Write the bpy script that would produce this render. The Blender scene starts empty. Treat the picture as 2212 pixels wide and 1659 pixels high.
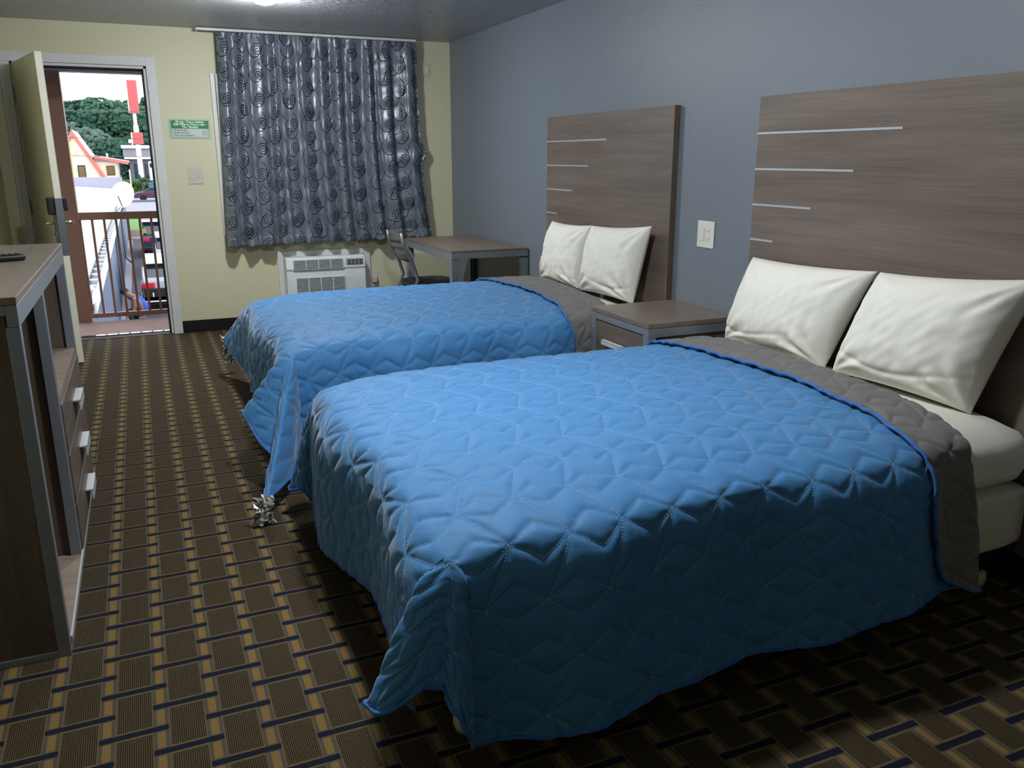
import bpy, bmesh, math, random
import numpy as np
from mathutils import Vector, Matrix
random.seed(7); np.random.seed(7)
sc = bpy.context.scene
COL = sc.collection
PI = math.pi

# ---------------------------------------------------------------- nodes
class X:
    """a socket or number that builds math nodes by operators"""
    def __init__(s, nt, v): s.nt, s.v = nt, v
    def m(s, op, *o):
        n = s.nt.nodes.new('ShaderNodeMath'); n.operation = op
        for i, a in enumerate((s,) + o):
            a = a.v if isinstance(a, X) else a
            if isinstance(a, (int, float)): n.inputs[i].default_value = a
            else: s.nt.links.new(a, n.inputs[i])
        return X(s.nt, n.outputs[0])
    def __add__(s, o): return s.m('ADD', o)
    def __sub__(s, o): return s.m('SUBTRACT', o)
    def __mul__(s, o): return s.m('MULTIPLY', o)
    def __truediv__(s, o): return s.m('DIVIDE', o)
    def __lt__(s, o): return s.m('LESS_THAN', o)
    def __gt__(s, o): return s.m('GREATER_THAN', o)
    def fl(s): return s.m('FLOOR')
    def fr(s): return s.m('FRACT')
    def ab(s): return s.m('ABSOLUTE')
    def mx(s, o): return s.m('MAXIMUM', o)
    def mn(s, o): return s.m('MINIMUM', o)
    def sin(s): return s.m('SINE')

class Mat:
    def __init__(s, name, rough=.6, spec=.4, metal=0, col=(.5, .5, .5)):
        m = bpy.data.materials.new(name); m.use_nodes = True
        s.m, s.nt = m, m.node_tree
        s.b = s.nt.nodes['Principled BSDF']
        s.b.inputs['Roughness'].default_value = rough
        s.b.inputs['Specular IOR Level'].default_value = spec
        s.b.inputs['Metallic'].default_value = metal
        s.b.inputs['Base Color'].default_value = (*col, 1)
    def x(s, v): return X(s.nt, v)
    def obj(s):
        t = s.nt.nodes.new('ShaderNodeTexCoord')
        return t.outputs['Object']
    def pos(s): return s.nt.nodes.new('ShaderNodeNewGeometry').outputs['Position']
    def uv(s): return s.nt.nodes.new('ShaderNodeTexCoord').outputs['UV']
    def sep(s, v):
        n = s.nt.nodes.new('ShaderNodeSeparateXYZ'); s.nt.links.new(v, n.inputs[0])
        return [X(s.nt, o) for o in n.outputs]
    def comb(s, a, b, c=0.0):
        n = s.nt.nodes.new('ShaderNodeCombineXYZ')
        for i, q in enumerate((a, b, c)):
            if isinstance(q, X): s.nt.links.new(q.v, n.inputs[i])
            else: n.inputs[i].default_value = q
        return n.outputs[0]
    def map(s, v, scale=(1, 1, 1), rot=(0, 0, 0)):
        n = s.nt.nodes.new('ShaderNodeMapping'); s.nt.links.new(v, n.inputs[0])
        n.inputs['Scale'].default_value = scale; n.inputs['Rotation'].default_value = rot
        return n.outputs[0]
    def noise(s, v, scale, detail=2, rough=.5):
        n = s.nt.nodes.new('ShaderNodeTexNoise'); s.nt.links.new(v, n.inputs['Vector'])
        n.inputs['Scale'].default_value = scale; n.inputs['Detail'].default_value = detail
        n.inputs['Roughness'].default_value = rough
        return X(s.nt, n.outputs['Fac'])
    def mix(s, f, a, b):
        n = s.nt.nodes.new('ShaderNodeMix'); n.data_type = 'RGBA'
        if isinstance(f, X): s.nt.links.new(f.v, n.inputs['Factor'])
        else: n.inputs['Factor'].default_value = f
        for k, q in (('A', a), ('B', b)):
            i = [z for z in n.inputs if z.name == k and z.type == 'RGBA'][0]
            if isinstance(q, tuple): i.default_value = (*q, 1)
            else: s.nt.links.new(q, i)
        return [z for z in n.outputs if z.type == 'RGBA'][0]
    def ramp(s, f, stops):
        n = s.nt.nodes.new('ShaderNodeValToRGB'); s.nt.links.new(f.v, n.inputs[0])
        e = n.color_ramp.elements
        while len(e) < len(stops): e.new(.5)
        for i, (p, c) in enumerate(stops): e[i].position = p; e[i].color = (*c, 1)
        return n.outputs[0]
    def col(s, c): s.nt.links.new(c, s.b.inputs['Base Color']); return s
    def rough(s, f): s.nt.links.new(f.v, s.b.inputs['Roughness']); return s
    def bump(s, h, strength=.3, dist=.01):
        n = s.nt.nodes.new('ShaderNodeBump'); s.nt.links.new(h.v, n.inputs['Height'])
        n.inputs['Strength'].default_value = strength; n.inputs['Distance'].default_value = dist
        s.nt.links.new(n.outputs[0], s.b.inputs['Normal']); return s

def flat(name, col, rough=.6, spec=.4, metal=0, var=.08, vs=9, bump=0, bs=200):
    M = Mat(name, rough, spec, metal, col)
    o = M.pos(); n = M.noise(o, vs, 3)
    lo = tuple(c * (1 - var) for c in col); hi = tuple(min(1, c * (1 + var)) for c in col)
    M.col(M.mix(n, lo, hi))
    if bump: M.bump(M.noise(o, bs, 2), bump, .002)
    return M.m

def emis(name, col, st):
    M = Mat(name, col=(0, 0, 0)); M.b.inputs['Emission Color'].default_value = (*col, 1)
    M.b.inputs['Emission Strength'].default_value = st
    return M.m

def wood(name, axis, dark, lite, scale=1.0, rough=.45):
    """laminate with grain along the given axis"""
    M = Mat(name, rough, .35); o = M.pos()
    st = [7 * scale] * 3; st['xyz'.index(axis)] = .55 * scale
    a = M.noise(M.map(o, tuple(st)), 2.2, 5, .55)
    st2 = [120 * scale] * 3; st2['xyz'.index(axis)] = 2.0 * scale
    b = M.noise(M.map(o, tuple(st2)), 1.5, 3, .6)
    f = a * .62 + b * .38
    M.col(M.ramp(f, [(.33, dark), (.5, tuple((p + q) / 2 for p, q in zip(dark, lite))), (.66, lite)]))
    M.bump(b, .05, .001)
    return M.m

def wall_mat(name, col, bs=.22, rough=.5, scale=110):
    M = Mat(name, rough, .4, 0, col); o = M.pos()
    n = M.noise(o, scale, 3, .6); big = M.noise(o, 1.3, 2)
    M.col(M.mix(big, tuple(c * .95 for c in col), tuple(min(1, c * 1.05) for c in col)))
    M.bump(n, bs, .006)
    return M.m

MT = {}
MT['wall_yellow'] = wall_mat('yellow paint', (.58, .555, .385), .12, .55)
MT['wall_blue'] = wall_mat('blue grey paint', (.165, .190, .222), .35, .42, 85)
def ceil_mat():
    M = Mat('glossy ceiling paint', .26, .8, 0, (.60, .615, .63)); o = M.pos()
    n = M.noise(M.map(o, (1.0, 2.2, 1), (0, 0, .5)), 20, 4, .6)
    M.bump(n, 1.0, .07); return M.m
MT['ceiling'] = ceil_mat()

def carpet():
    M = Mat('patterned carpet', .95, .08); o = M.pos()
    x, y, z = M.sep(o)
    n1 = M.noise(o, 330, 2) - .5; n2 = M.noise(M.map(o, (1.7, 1.7, 1.7)), 300, 2) - .5
    P, Q, Z = .1297, .195, .0375
    x = x + n1 * .0028; y = y + n2 * .0045
    u = (x + 2.929) / P; cl = u.fl(); lx = (u - cl) * P
    v = (y + 5.235) / Q + cl * .5
    dv = ((v + .5).fr() - .5).ab() * Q
    dv2 = (v.fr() - .5).ab() * Q
    zone = lx < Z
    dash = (dv < .0105).mx((dv2 < .0105) * zone)
    gold = zone * (lx > .0085) * (lx < .029) * (dv > .0155) * (dv2 > .0155)
    inner = (lx > Z + .0045) * (lx < P - .0035) * (dv > .0175)
    rib = (x * (2 * PI / .0052)).sin() * .5 + .5
    nz = M.noise(o, 420, 2)
    big = M.noise(o, 2.2, 3)
    ribc = M.ramp(rib * .75 + nz * .25, [(.25, (.018, .012, .006)), (.75, (.090, .066, .037))])
    tan = M.mix(nz, (.095, .070, .030), (.15, .115, .052))
    gry = M.mix(nz, (.055, .052, .043), (.09, .085, .068))
    gld = M.mix(nz, (.150, .090, .026), (.25, .158, .052))
    nav = M.mix(nz, (.004, .005, .012), (.012, .014, .032))
    c = M.mix(inner, tan, ribc)
    c = M.mix(zone, c, gry)
    c = M.mix(gold, c, gld)
    c = M.mix(dash, c, nav)
    bc = M.mix(big * .55, c, M.mix(.5, c, (.02, .016, .01)))
    M.col(bc)
    M.bump(rib * inner * .5 + nz * .5 + dash * -.3, .5, .003)
    return M.m
MT['carpet'] = carpet()

GW_D, GW_L = (.105, .078, .062), (.185, .145, .120)
MT['hb_wood'] = wood('grey brown laminate', 'y', GW_D, GW_L)
MT['top_wood'] = wood('grey brown laminate top', 'y', (.145, .113, .09), (.21, .17, .14), 1.2, .4)
MT['side_wood'] = wood('brown laminate upright', 'z', (.075, .052, .038), (.14, .105, .08), 1.3)
MT['drawer_wood'] = wood('brown laminate drawer', 'y', (.095, .072, .055), (.17, .135, .11), 1.3)
MT['shelf_wood'] = wood('pale laminate shelf', 'x', (.2, .15, .115), (.32, .255, .2), 1.3)
MT['frame_metal'] = flat('grey painted metal', (.23, .25, .28), .38, .5, .35)
MT['strip'] = flat('brushed inlay strip', (.42, .46, .50), .35, .5, .3)
MT['handle'] = flat('satin white metal', (.62, .63, .64), .3, .6, .2)
MT['white_trim'] = flat('white trim paint', (.60, .60, .60), .4, .4)
MT['door_paint'] = flat('cream door paint', (.56, .545, .40), .42, .4)
MT['door_edge'] = flat('pale door edge paint', (.70, .69, .58), .45, .4)
MT['black'] = flat('black plastic', (.012, .012, .013), .4, .4)
MT['fridge'] = flat('dark appliance enamel', (.022, .026, .024), .22, .5)
MT['rubber'] = flat('black rubber', (.010, .009, .010), .6, .2)
MT['steel'] = flat('brushed steel', (.30, .30, .30), .32, .5, .9)
MT['chrome'] = flat('polished chrome', (.65, .65, .66), .12, .5, 1)
MT['ivory'] = flat('ivory plastic', (.66, .65, .58), .35, .5)
MT['ivory_dim'] = flat('beige plastic', (.50, .49, .40), .4, .4)
MT['ac'] = flat('off white appliance plastic', (.66, .70, .70), .38, .45)
MT['ac_panel'] = flat('grey control panel', (.22, .235, .235), .45)
MT['ac_dark'] = flat('dark vent cavity', (.012, .013, .013), .7)
MT['chair_metal'] = flat('grey powder coated steel', (.18, .185, .195), .35, .5, .5)
MT['seat'] = flat('black vinyl', (.010, .011, .014), .4, .4)

def cloth(name, col, rough=.85, ws=900, wr=9, wb=.25, sheen=.25, fine=.15):
    M = Mat(name, rough, .2, 0, col); o = M.pos()
    n = M.noise(o, ws, 1); w = M.noise(o, wr, 4, .6)
    M.col(M.mix(M.noise(o, 5, 2), tuple(c * .94 for c in col), tuple(min(1, c * 1.06) for c in col)))
    M.b.inputs['Sheen Weight'].default_value = sheen
    M.b.inputs['Sheen Roughness'].default_value = .4
    M.bump(n * fine + w, wb, .01); return M.m
MT['blue'] = cloth('blue quilted polyester', (.052, .192, .415), .60, 700, 26, .22, .25, .04)
MT['grey_under'] = cloth('grey quilt lining', (.16, .155, .15), .8, 700, 26, .22, .1, .04)
MT['binding'] = cloth('blue binding tape', (.035, .14, .42), .6, 600, 90, .3, .1)
MT['sheet'] = cloth('white cotton sheet', (.74, .72, .64), .85, 800, 7, .10, .1)
MT['pillow'] = cloth('white cotton pillowcase', (.80, .775, .70), .85, 800, 9, .14, .1)
MT['boxspring'] = cloth('cream box spring ticking', (.62, .61, .50), .85, 90, 20, .3, .1, .6)
MT['thread'] = flat('pale blue thread', (.40, .62, .80), .5, .4)
MT['foil'] = flat('crumpled silver plastic', (.55, .53, .48), .3, .6, .4, bump=.8, bs=60)

def curtain_mat():
    M = Mat('satin curtain with swirls', .30, .55); uv = M.uv()
    o = M.pos(); u, v, w = M.sep(uv)
    nj = M.noise(uv, 3.0, 1) - .5
    line = None
    jx = M.noise(M.map(uv, (1, 1, 1)), 2.3, 0) - .5
    def fam(cw, ch, ox, oy, R, pitch, off, sgn):
        U = (u + ox + jx * .05) / cw; col = U.fl()
        V = (v + oy + jx * .04) / ch + col * off; row = V.fl()
        px = (U - col - .5) * cw * sgn; py = (V - row - .5) * ch
        r = (px * px + py * py).m('SQRT'); th = py.m('ARCTAN2', px) / (2 * PI)
        sp = ((r / pitch - th).fr() < .36) * (r < R)
        qx = px + .030; qy = py - .020
        r2 = (qx * qx * 1.25 + qy * qy * .8).m('SQRT')
        arc = ((r2 - .072).ab() < .0030) * ((qx * .8 - qy) > -.055)
        tail = ((px - .055 + py * .55 + (py * 26).sin() * .012).ab() < .0028) * (py < -.01) * (px > 0)
        return sp.mx(arc).mx(tail)
    ln = fam(.190, .195, 0.0, 0.02, .050, .0185, .5, 1).mx(fam(.255, .245, .10, .12, .036, .0165, .37, -1))
    base = M.mix(M.noise(uv, 4, 2), (.090, .112, .142), (.175, .205, .248))
    c = M.mix(ln, base, (.012, .014, .022))
    M.col(c); M.rough(ln * .35 + .33)
    M.b.inputs['Metallic'].default_value = .1
    M.nt.links.new((ln * -.55 + .6).v, M.b.inputs['Specular IOR Level'])
    M.b.inputs['Sheen Weight'].default_value = .1
    M.bump(M.noise(M.map(uv, (1, .35, 1)), 26, 3) * .7 - ln * .5, .35, .008)
    return M.m
MT['curtain'] = curtain_mat()
MT['lining'] = cloth('white curtain lining', (.6, .6, .6))
# outdoors
MT['rail'] = flat('brown railing paint', (.20, .105, .080), .5, .3)
MT['concrete_brown'] = flat('painted brown concrete', (.22, .135, .12), .7, .2, var=.2, vs=14, bump=.3, bs=60)
MT['soffit'] = flat('pale soffit', (.30, .29, .36), .6)
MT['roof_white'] = None
def rroof():
    M = Mat('ribbed white roof coating', .5, .3); o = M.pos(); x, y, z = M.sep(o)
    r = ((y / .45).fr() < .16)
    M.col(M.mix(r, (.50, .53, .57), (.235, .26, .31)))
    return M.m
MT['roof_white'] = rroof()
def wpanel():
    M = Mat('blue grey siding', .5, .3); o = M.pos(); x, y, z = M.sep(o)
    r = ((y / 1.1).fr() < .12); q = ((y / .27).fr() < .08)
    c = M.mix(q, (.085, .12, .19), (.05, .07, .12)); c = M.mix(r, c, (.20, .24, .32))
    M.col(c); return M.m
MT['siding'] = wpanel()
MT['gutter'] = flat('grey gutter metal', (.12, .135, .17), .5, .4, .3)
MT['white_metal'] = flat('white metal', (.8, .82, .85), .4, .4)
MT['asphalt'] = flat('parking lot asphalt', (.065, .063, .082), .85, .2, var=.25, vs=3, bump=.3, bs=30)
MT['street'] = flat('pale street asphalt', (.22, .21, .265), .8, .2, var=.06, vs=.4)
MT['walk'] = flat('pale concrete walk', (.22, .225, .26), .8, .2, var=.1)
MT['paint_line'] = flat('white line paint', (.4, .4, .45), .7, .2)
MT['grass'] = flat('mown grass', (.10, .19, .07), .9, .1, var=.2, vs=6, bump=.5, bs=40)
MT['mulch'] = flat('reddish mulch', (.15, .095, .085), .9, .1, var=.25, vs=12)
MT['glass_dark'] = flat('dark tinted glass', (.02, .035, .05), .06, .7)
MT['glass_warm'] = flat('amber lit window glass', (.14, .09, .03), .15, .6)
MT['tyre'] = flat('tyre rubber', (.015, .015, .016), .8, .2)
MT['red_lens'] = flat('red lens', (.55, .02, .04), .15, .6)
MT['red_paint'] = flat('bright red sign face', (.47, .09, .09), .4, .3)
MT['red_trim'] = flat('red roof trim', (.52, .16, .14), .5, .3)
MT['cream'] = flat('cream stucco', (.82, .68, .48), .8, .2)
MT['pinkish'] = flat('pale stucco', (.56, .46, .42), .8, .2)
MT['yellow_lit'] = emis('yellow lit canopy edge', (1.0, .78, .12), 2.2)
MT['bark'] = flat('tree bark', (.08, .06, .045), .9)
MT['roof_grey'] = flat('grey shingle', (.18, .18, .205), .8)
MT['brick_far'] = flat('taupe storefront', (.12, .105, .115), .8)
MT['skin'] = flat('skin', (.20, .115, .09), .5, .3)
MT['hair'] = flat('black hair', (.012, .012, .014), .6)
MT['shirt'] = flat('blue jersey', (.015, .06, .33), .7)
MT['pants'] = flat('dark trousers', (.02, .02, .03), .8)
MT['wire'] = flat('black cable', (.08, .09, .10), .6)
def leafmat(name, c):
    M = Mat(name, .8, .15, 0, c); o = M.pos()
    n = M.noise(o, 1.6, 4, .7); M.col(M.mix(n, tuple(k * .45 for k in c), tuple(k * 1.6 for k in c)))
    return M.m
MT['leaf1'] = leafmat('dark pine foliage', (.028, .070, .052))
MT['leaf2'] = leafmat('green foliage', (.042, .100, .062))
MT['leaf3'] = leafmat('grey green foliage', (.070, .115, .090))
MT['leaf4'] = leafmat('hedge leaves', (.045, .085, .025))

# ---------------------------------------------------------------- geometry helpers
class MB:
    def __init__(s): s.v, s.f = [], []
    def add(s, vs, fs):
        n = len(s.v); s.v += [tuple(p) for p in vs]; s.f += [tuple(i + n for i in f) for f in fs]; return s
    def box(s, x0, x1, y0, y1, z0, z1, M=None):
        vs = [Vector((x, y, z)) for x in (x0, x1) for y in (y0, y1) for z in (z0, z1)]
        if M: vs = [M @ p for p in vs]
        return s.add(vs, [(0, 1, 3, 2), (4, 6, 7, 5), (0, 4, 5, 1), (2, 3, 7, 6), (0, 2, 6, 4), (1, 5, 7, 3)])
    def prism(s, pts, lo, hi, axis='y'):
        """extrude an outline (a,b) along axis"""
        def mk(a, b, t): return {'y': (a, t, b), 'x': (t, a, b), 'z': (a, b, t)}[axis]
        n = len(pts)
        vs = [mk(a, b, lo) for a, b in pts] + [mk(a, b, hi) for a, b in pts]
        fs = [(i, (i + 1) % n, (i + 1) % n + n, i + n) for i in range(n)] + [tuple(range(n))[::-1], tuple(range(n, 2 * n))]
        return s.add(vs, fs)
    def tube(s, pts, r, n=10, closed=False):
        pts = [Vector(p) for p in pts]; N = len(pts); rs = r if isinstance(r, (list, tuple)) else [r] * N
        vs = []; up = None
        for i, p in enumerate(pts):
            a = pts[(i + 1) % N] if (i < N - 1 or closed) else p
            b = pts[i - 1] if (i > 0 or closed) else p
            t = (a - b).normalized()
            if up is None: up = t.orthogonal().normalized()
            up = (up - t * up.dot(t))
            up = up.normalized() if up.length > 1e-6 else t.orthogonal().normalized()
            w = t.cross(up)
            vs += [p + (up * math.cos(k * 2 * PI / n) + w * math.sin(k * 2 * PI / n)) * rs[i] for k in range(n)]
        fs = [(i * n + k, i * n + (k + 1) % n, ((i + 1) % N) * n + (k + 1) % n, ((i + 1) % N) * n + k) for i in range(N if closed else N - 1) for k in range(n)]
        if not closed: fs += [tuple(range(n))[::-1], tuple(range((N - 1) * n, N * n))]
        return s.add(vs, fs)
    def lathe(s, prof, c=(0, 0, 0), n=24, sx=1, sy=1, M=None):
        vs = []
        for r, z in prof:
            for k in range(n):
                p = Vector((r * sx * math.cos(k * 2 * PI / n), r * sy * math.sin(k * 2 * PI / n), z))
                if M: p = M @ p
                vs.append(p + Vector(c))
        m = len(prof)
        fs = [(i * n + k, i * n + (k + 1) % n, (i + 1) * n + (k + 1) % n, (i + 1) * n + k) for i in range(m - 1) for k in range(n)]
        fs += [tuple(range(n))[::-1], tuple(range((m - 1) * n, m * n))]
        return s.add(vs, fs)
    def grid(s, P):
        """P: (n,m,3) array"""
        n, m = P.shape[:2]
        vs = P.reshape(-1, 3).tolist()
        fs = [(i * m + j, (i + 1) * m + j, (i + 1) * m + j + 1, i * m + j + 1) for i in range(n - 1) for j in range(m - 1)]
        return s.add(vs, fs)
    def build(s, name, mat, parent=None, bevel=0, smooth=False, fix=True, loc=None, seg=2):
        me = bpy.data.meshes.new(name); me.from_pydata(s.v, [], s.f); me.update()
        if fix:
            b = bmesh.new(); b.from_mesh(me); bmesh.ops.recalc_face_normals(b, faces=b.faces)
            b.to_mesh(me); b.free()
        for m in (mat if isinstance(mat, (list, tuple)) else [mat]): me.materials.append(MT[m] if isinstance(m, str) else m)
        o = bpy.data.objects.new(name, me); COL.objects.link(o)
        if parent is not None:
            o.parent = parent; o.matrix_parent_inverse = Matrix.Translation(-Vector(wloc(parent)))
        if bevel:
            md = o.modifiers.new('bevel', 'BEVEL'); md.width = bevel; md.segments = seg; md.limit_method = 'ANGLE'; md.angle_limit = .6
            md.harden_normals = False
        if smooth or bevel:
            for p in me.polygons: p.use_smooth = True
        if bevel and not smooth:
            try: o.modifiers.new('wn', 'WEIGHTED_NORMAL').keep_sharp = True
            except Exception: pass
        return o

def wloc(o):
    v = Vector(o.location)
    p = o.parent; 
    return v if p is None else Vector((0, 0, 0)) if o.type == 'MESH' else v
def wloc_fix(): pass

def tag(o, label=None, cat=None, group=None, kind=None):
    if label: o['label'] = label
    if cat: o['category'] = cat
    if group: o['group'] = group
    if kind: o['kind'] = kind
    return o
def empty(name, loc, label=None, cat=None, group=None, kind=None):
    o = bpy.data.objects.new(name, None); COL.objects.link(o); o.location = loc
    o.empty_display_size = .1
    return tag(o, label, cat, group, kind)
def part(mb, name, mat, parent, **k): return mb.build(name, mat, parent, **k)
def struct(mb, name, mat, label=None, **k): return tag(mb.build(name, mat, **k), label, None, None, 'structure')
def B(*a): return MB().box(*a)
# meshes are written in world coordinates; an Empty's children get the inverse of its location so they stay put
def wl(o):
    return Vector(o.location) if o.type == 'EMPTY' else Vector((0, 0, 0))
wloc = wl

def copy_tree(o, parent=None):
    c = o.copy(); COL.objects.link(c)
    if parent is not None: c.parent = parent; c.matrix_parent_inverse = o.matrix_parent_inverse.copy()
    for ch in list(o.children): copy_tree(ch, c)
    return c

# ---------------------------------------------------------------- room shell
H = 2.438; XL = -3.62; YB = -9.4
DX0, DX1, DZ = -3.465, -2.531, 2.14
WX0, WX1, WZ0, WZ1 = -1.99, -.42, .86, 2.05
struct(B(XL - .15, .15, YB - .15, .0, -.12, 0).box(DX0, DX1, 0, .10, -.12, -.012), 'floor', 'carpet', 'patterned brown, gold and navy carpet floor')
struct(B(XL - .15, .15, YB - .15, .15, H, H + .12), 'ceiling', 'ceiling', 'glossy textured grey white ceiling')
struct(B(0, .15, YB - .15, .15, 0, H), 'wall_right', 'wall_blue', 'blue grey wall behind the headboards')
w = MB()
w.box(XL - .15, DX0, 0, .15, 0, H).box(DX0, DX1, 0, .15, DZ, H).box(DX1, WX0, 0, .15, 0, H)
w.box(WX0, WX1, 0, .15, 0, WZ0).box(WX0, WX1, 0, .15, WZ1, H).box(WX1, 0, 0, .15, 0, H)
struct(w, 'wall_far', 'wall_yellow', 'pale yellow wall with door and window')
struct(B(XL - .15, XL, YB - .15, 0, 0, H), 'wall_left', 'wall_yellow')
struct(B(XL, 0, YB - .15, YB, 0, H), 'wall_back', 'wall_yellow')
struct(B(-2.461, -1.66, -.012, -.0005, 0, .103).box(-.80, -.001, -.012, -.0005, 0, .103), 'baseboard_far', 'rubber', 'black rubber baseboard under the yellow wall', bevel=.003)
struct(B(-.012, -.0005, YB, -.012, 0, .103), 'baseboard_right', 'rubber', bevel=.003)
# door casing
t = MB()
t.box(DX1, DX1 + .07, -.018, 0, 0, DZ + .07).box(DX0 - .07, DX1, -.018, 0, DZ, DZ + .07).box(DX0 - .07, DX0, -.018, 0, 0, DZ)
t.box(DX1 - .022, DX1, 0, .15, 0, DZ).box(DX0, DX0 + .02, 0, .15, 0, DZ).box(DX0, DX1, 0, .15, DZ - .022, DZ)
tr = struct(t, 'trim_1', 'white_trim', 'white casing around the open entrance door', bevel=.003)
part(B(DX1 - .036, DX1 - .021, .046, .062, 0, DZ - .02).box(DX0 + .018, DX1 - .021, .046, .062, DZ - .036, DZ - .021).box(DX1 - .030, DX1 - .0215, -.002, .046, 0, DZ - .02).box(DX0 + .02, DX1 - .021, -.002, .046, DZ - .030, DZ - .0215), 'weatherstrip', 'rubber', tr)
th = struct(B(DX0, DX1, .0, .15, -.011, .004), 'trim_2', 'rubber', 'dark door sill')
part(B(DX0, DX1, .10, .14, .004, .012), 'sill_strip', 'chrome', th)
# window behind curtain
fw = struct(MB().box(WX0 - .07, WX0, -.02, .15, WZ0 - .05, WZ1 + .05).box(WX1, WX1 + .05, -.02, .15, WZ0 - .05, WZ1 + .05)
    .box(WX0, WX1, -.02, .15, WZ1, WZ1 + .05).box(WX0, WX1, -.02, .15, WZ0 - .05, WZ0).box((WX0 + WX1) / 2 - .025, (WX0 + WX1) / 2 + .025, .05, .1, WZ0, WZ1),
    'window_1', 'white_trim', 'window mostly hidden by the patterned curtain')
part(B(WX0, WX1, .07, .078, WZ0, WZ1), 'window_pane', 'glass_dark', fw)

# ---------------------------------------------------------------- entrance door
hd = Vector((-3.452, 0, 0)); ld = Vector((-3.2205, -.893, 0)); du = (ld - hd).normalized(); dn = Vector((-du.y, du.x, 0))
dl = (ld - hd).length
DM = Matrix(((du.x, dn.x, 0, hd.x), (du.y, dn.y, 0, hd.y), (0, 0, 1, 0), (0, 0, 0, 1)))   # a along the leaf, b thickness (towards the opening), z
dr = empty('door_1', tuple(hd), 'pale yellow entrance door standing open into the room', None, None, 'structure')
part(MB().box(0, dl, 0, .004, .012, 2.125, DM), 'door_face', 'door_paint', dr)
part(MB().box(0, dl, .004, .041, .012, 2.125, DM), 'door_core', 'door_edge', dr)
part(MB().box(0, dl, .041, .045, .012, 2.125, DM), 'door_outer_face', 'door_paint', dr)
lp = part(MB().box(dl - .001, dl + .004, .000, .047, .785, 1.178, DM).box(dl - .075, dl + .002, -.004, 0, .80, 1.10, DM).box(dl - .075, dl + .002, .045, .049, .80, 1.10, DM), 'lock_plate', 'steel', dr, bevel=.002)
part(MB().box(dl - .070, dl - .004, -.045, -.004, 1.065, 1.182, DM), 'card_reader', 'black', dr, bevel=.008)
part(MB().box(dl - .064, dl - .004, .049, .078, 1.09, 1.178, DM), 'outer_card_reader', 'black', dr, bevel=.006)
part(MB().box(dl - .066, dl - .014, -.012, -.004, .86, 1.065, DM).box(dl + .002, dl + .0055, .014, .034, .90, 1.02, DM), 'lock_body', 'steel', dr, bevel=.003)
for sgn, nm in ((-1, 'door_handle'), (1, 'outer_door_handle')):
    b0 = -.004 if sgn < 0 else .047
    P = [DM @ Vector((dl - .04, b0, 1.008)), DM @ Vector((dl - .04, b0 + sgn * .045, 1.008)), DM @ Vector((dl - .045, b0 + sgn * .055, 1.008)), DM @ Vector((dl - .14, b0 + sgn * .056, 1.008))]
    part(MB().tube(P, [.010, .010, .009, .008], 10), nm, 'chrome', dr, smooth=True)
part(MB().lathe([(0.0, -.02), (.012, -.02), (.012, .0), (0.0, .0)], DM @ Vector((dl - .045, -.012, .93)), 14, M=Matrix.Rotation(PI / 2, 4, 'X')), 'thumb_turn', 'chrome', dr)
for z in (.35, 1.08, 1.90):
    part(MB().box(-.012, .012, -.012, .002, z - .055, z + .055, DM), 'hinge', 'steel', dr)

# ---------------------------------------------------------------- ceiling lamps
def lamp(x, y, r, st, label, vis):
    e = empty('ceiling_light', (x, y, H), label, 'ceiling light', 'flush ceiling lights')
    part(MB().lathe([(r * .75, H - .001), (r * .8, H - .01), (r * .72, H - .018)], (x, y, 0), 32), 'light_base', 'white_trim', e, smooth=True)
    pr = [(r * math.cos(a), H - .016 - .052 * math.sin(a)) for a in [i * PI / 2 / 8 for i in range(9)]]
    pr[-1] = (.002, pr[-1][1])
    part(MB().lathe([(r * .7, H - .014)] + pr, (x, y, 0), 32), 'light_globe', emis('lamp glass ' + label[:5], (.93, .97, 1.0), st), e, smooth=True)
L1 = (-1.835, -1.72, .088); L2 = (-1.80, -4.95, .088)
lamp(*L1, 620, 'round white lamp glowing on the ceiling at the top edge of the photo', 1)
lamp(*L2, 620, 'round white lamp on the ceiling above the nearer bed', 0)

fill_e = empty('fill_light', (-.9, YB, 2.0), 'added warm fill light, unseen on the wall behind the camera', 'fill light')  # unseen fixture added to lift the dresser side and the bed's front
part(B(-1.3, -.5, YB, YB + .03, 1.97, 2.05), 'light_base', 'chrome', fill_e)
part(MB().tube([(-1.25, YB + .07, 2.01), (-.55, YB + .07, 2.01)], .04, 12), 'fill_tube', emis('warm fill tube', (1.0, .88, .74), 9), fill_e, smooth=True)

# ---------------------------------------------------------------- headboards
def headboard(y1, label):
    y0 = y1 - 1.537; zt = 1.715; xf = -.036
    e = empty('headboard', (0, (y0 + y1) / 2, 0), label, 'headboard', 'laminate headboards')
    part(B(xf, -.001, y0, y1, .12, zt), 'panel', 'hb_wood', e, bevel=.0015)
    for z, l in ((1.554, .821), (1.395, .601), (1.234, .381), (1.073, .160)):
        part(B(xf - .0025, xf, y1 - l, y1 - .001, z - .0045, z + .0045), 'inlay_strip', 'strip', e)
    part(B(xf - .002, -.001, y0 - .003, y0, .12, zt), 'edge_band', 'black' if 0 else 'side_wood', e)
headboard(-2.084, 'grey brown laminate headboard with inlaid strips behind the farther bed')
headboard(-4.299, 'grey brown laminate headboard with inlaid strips behind the nearer bed')

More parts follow.
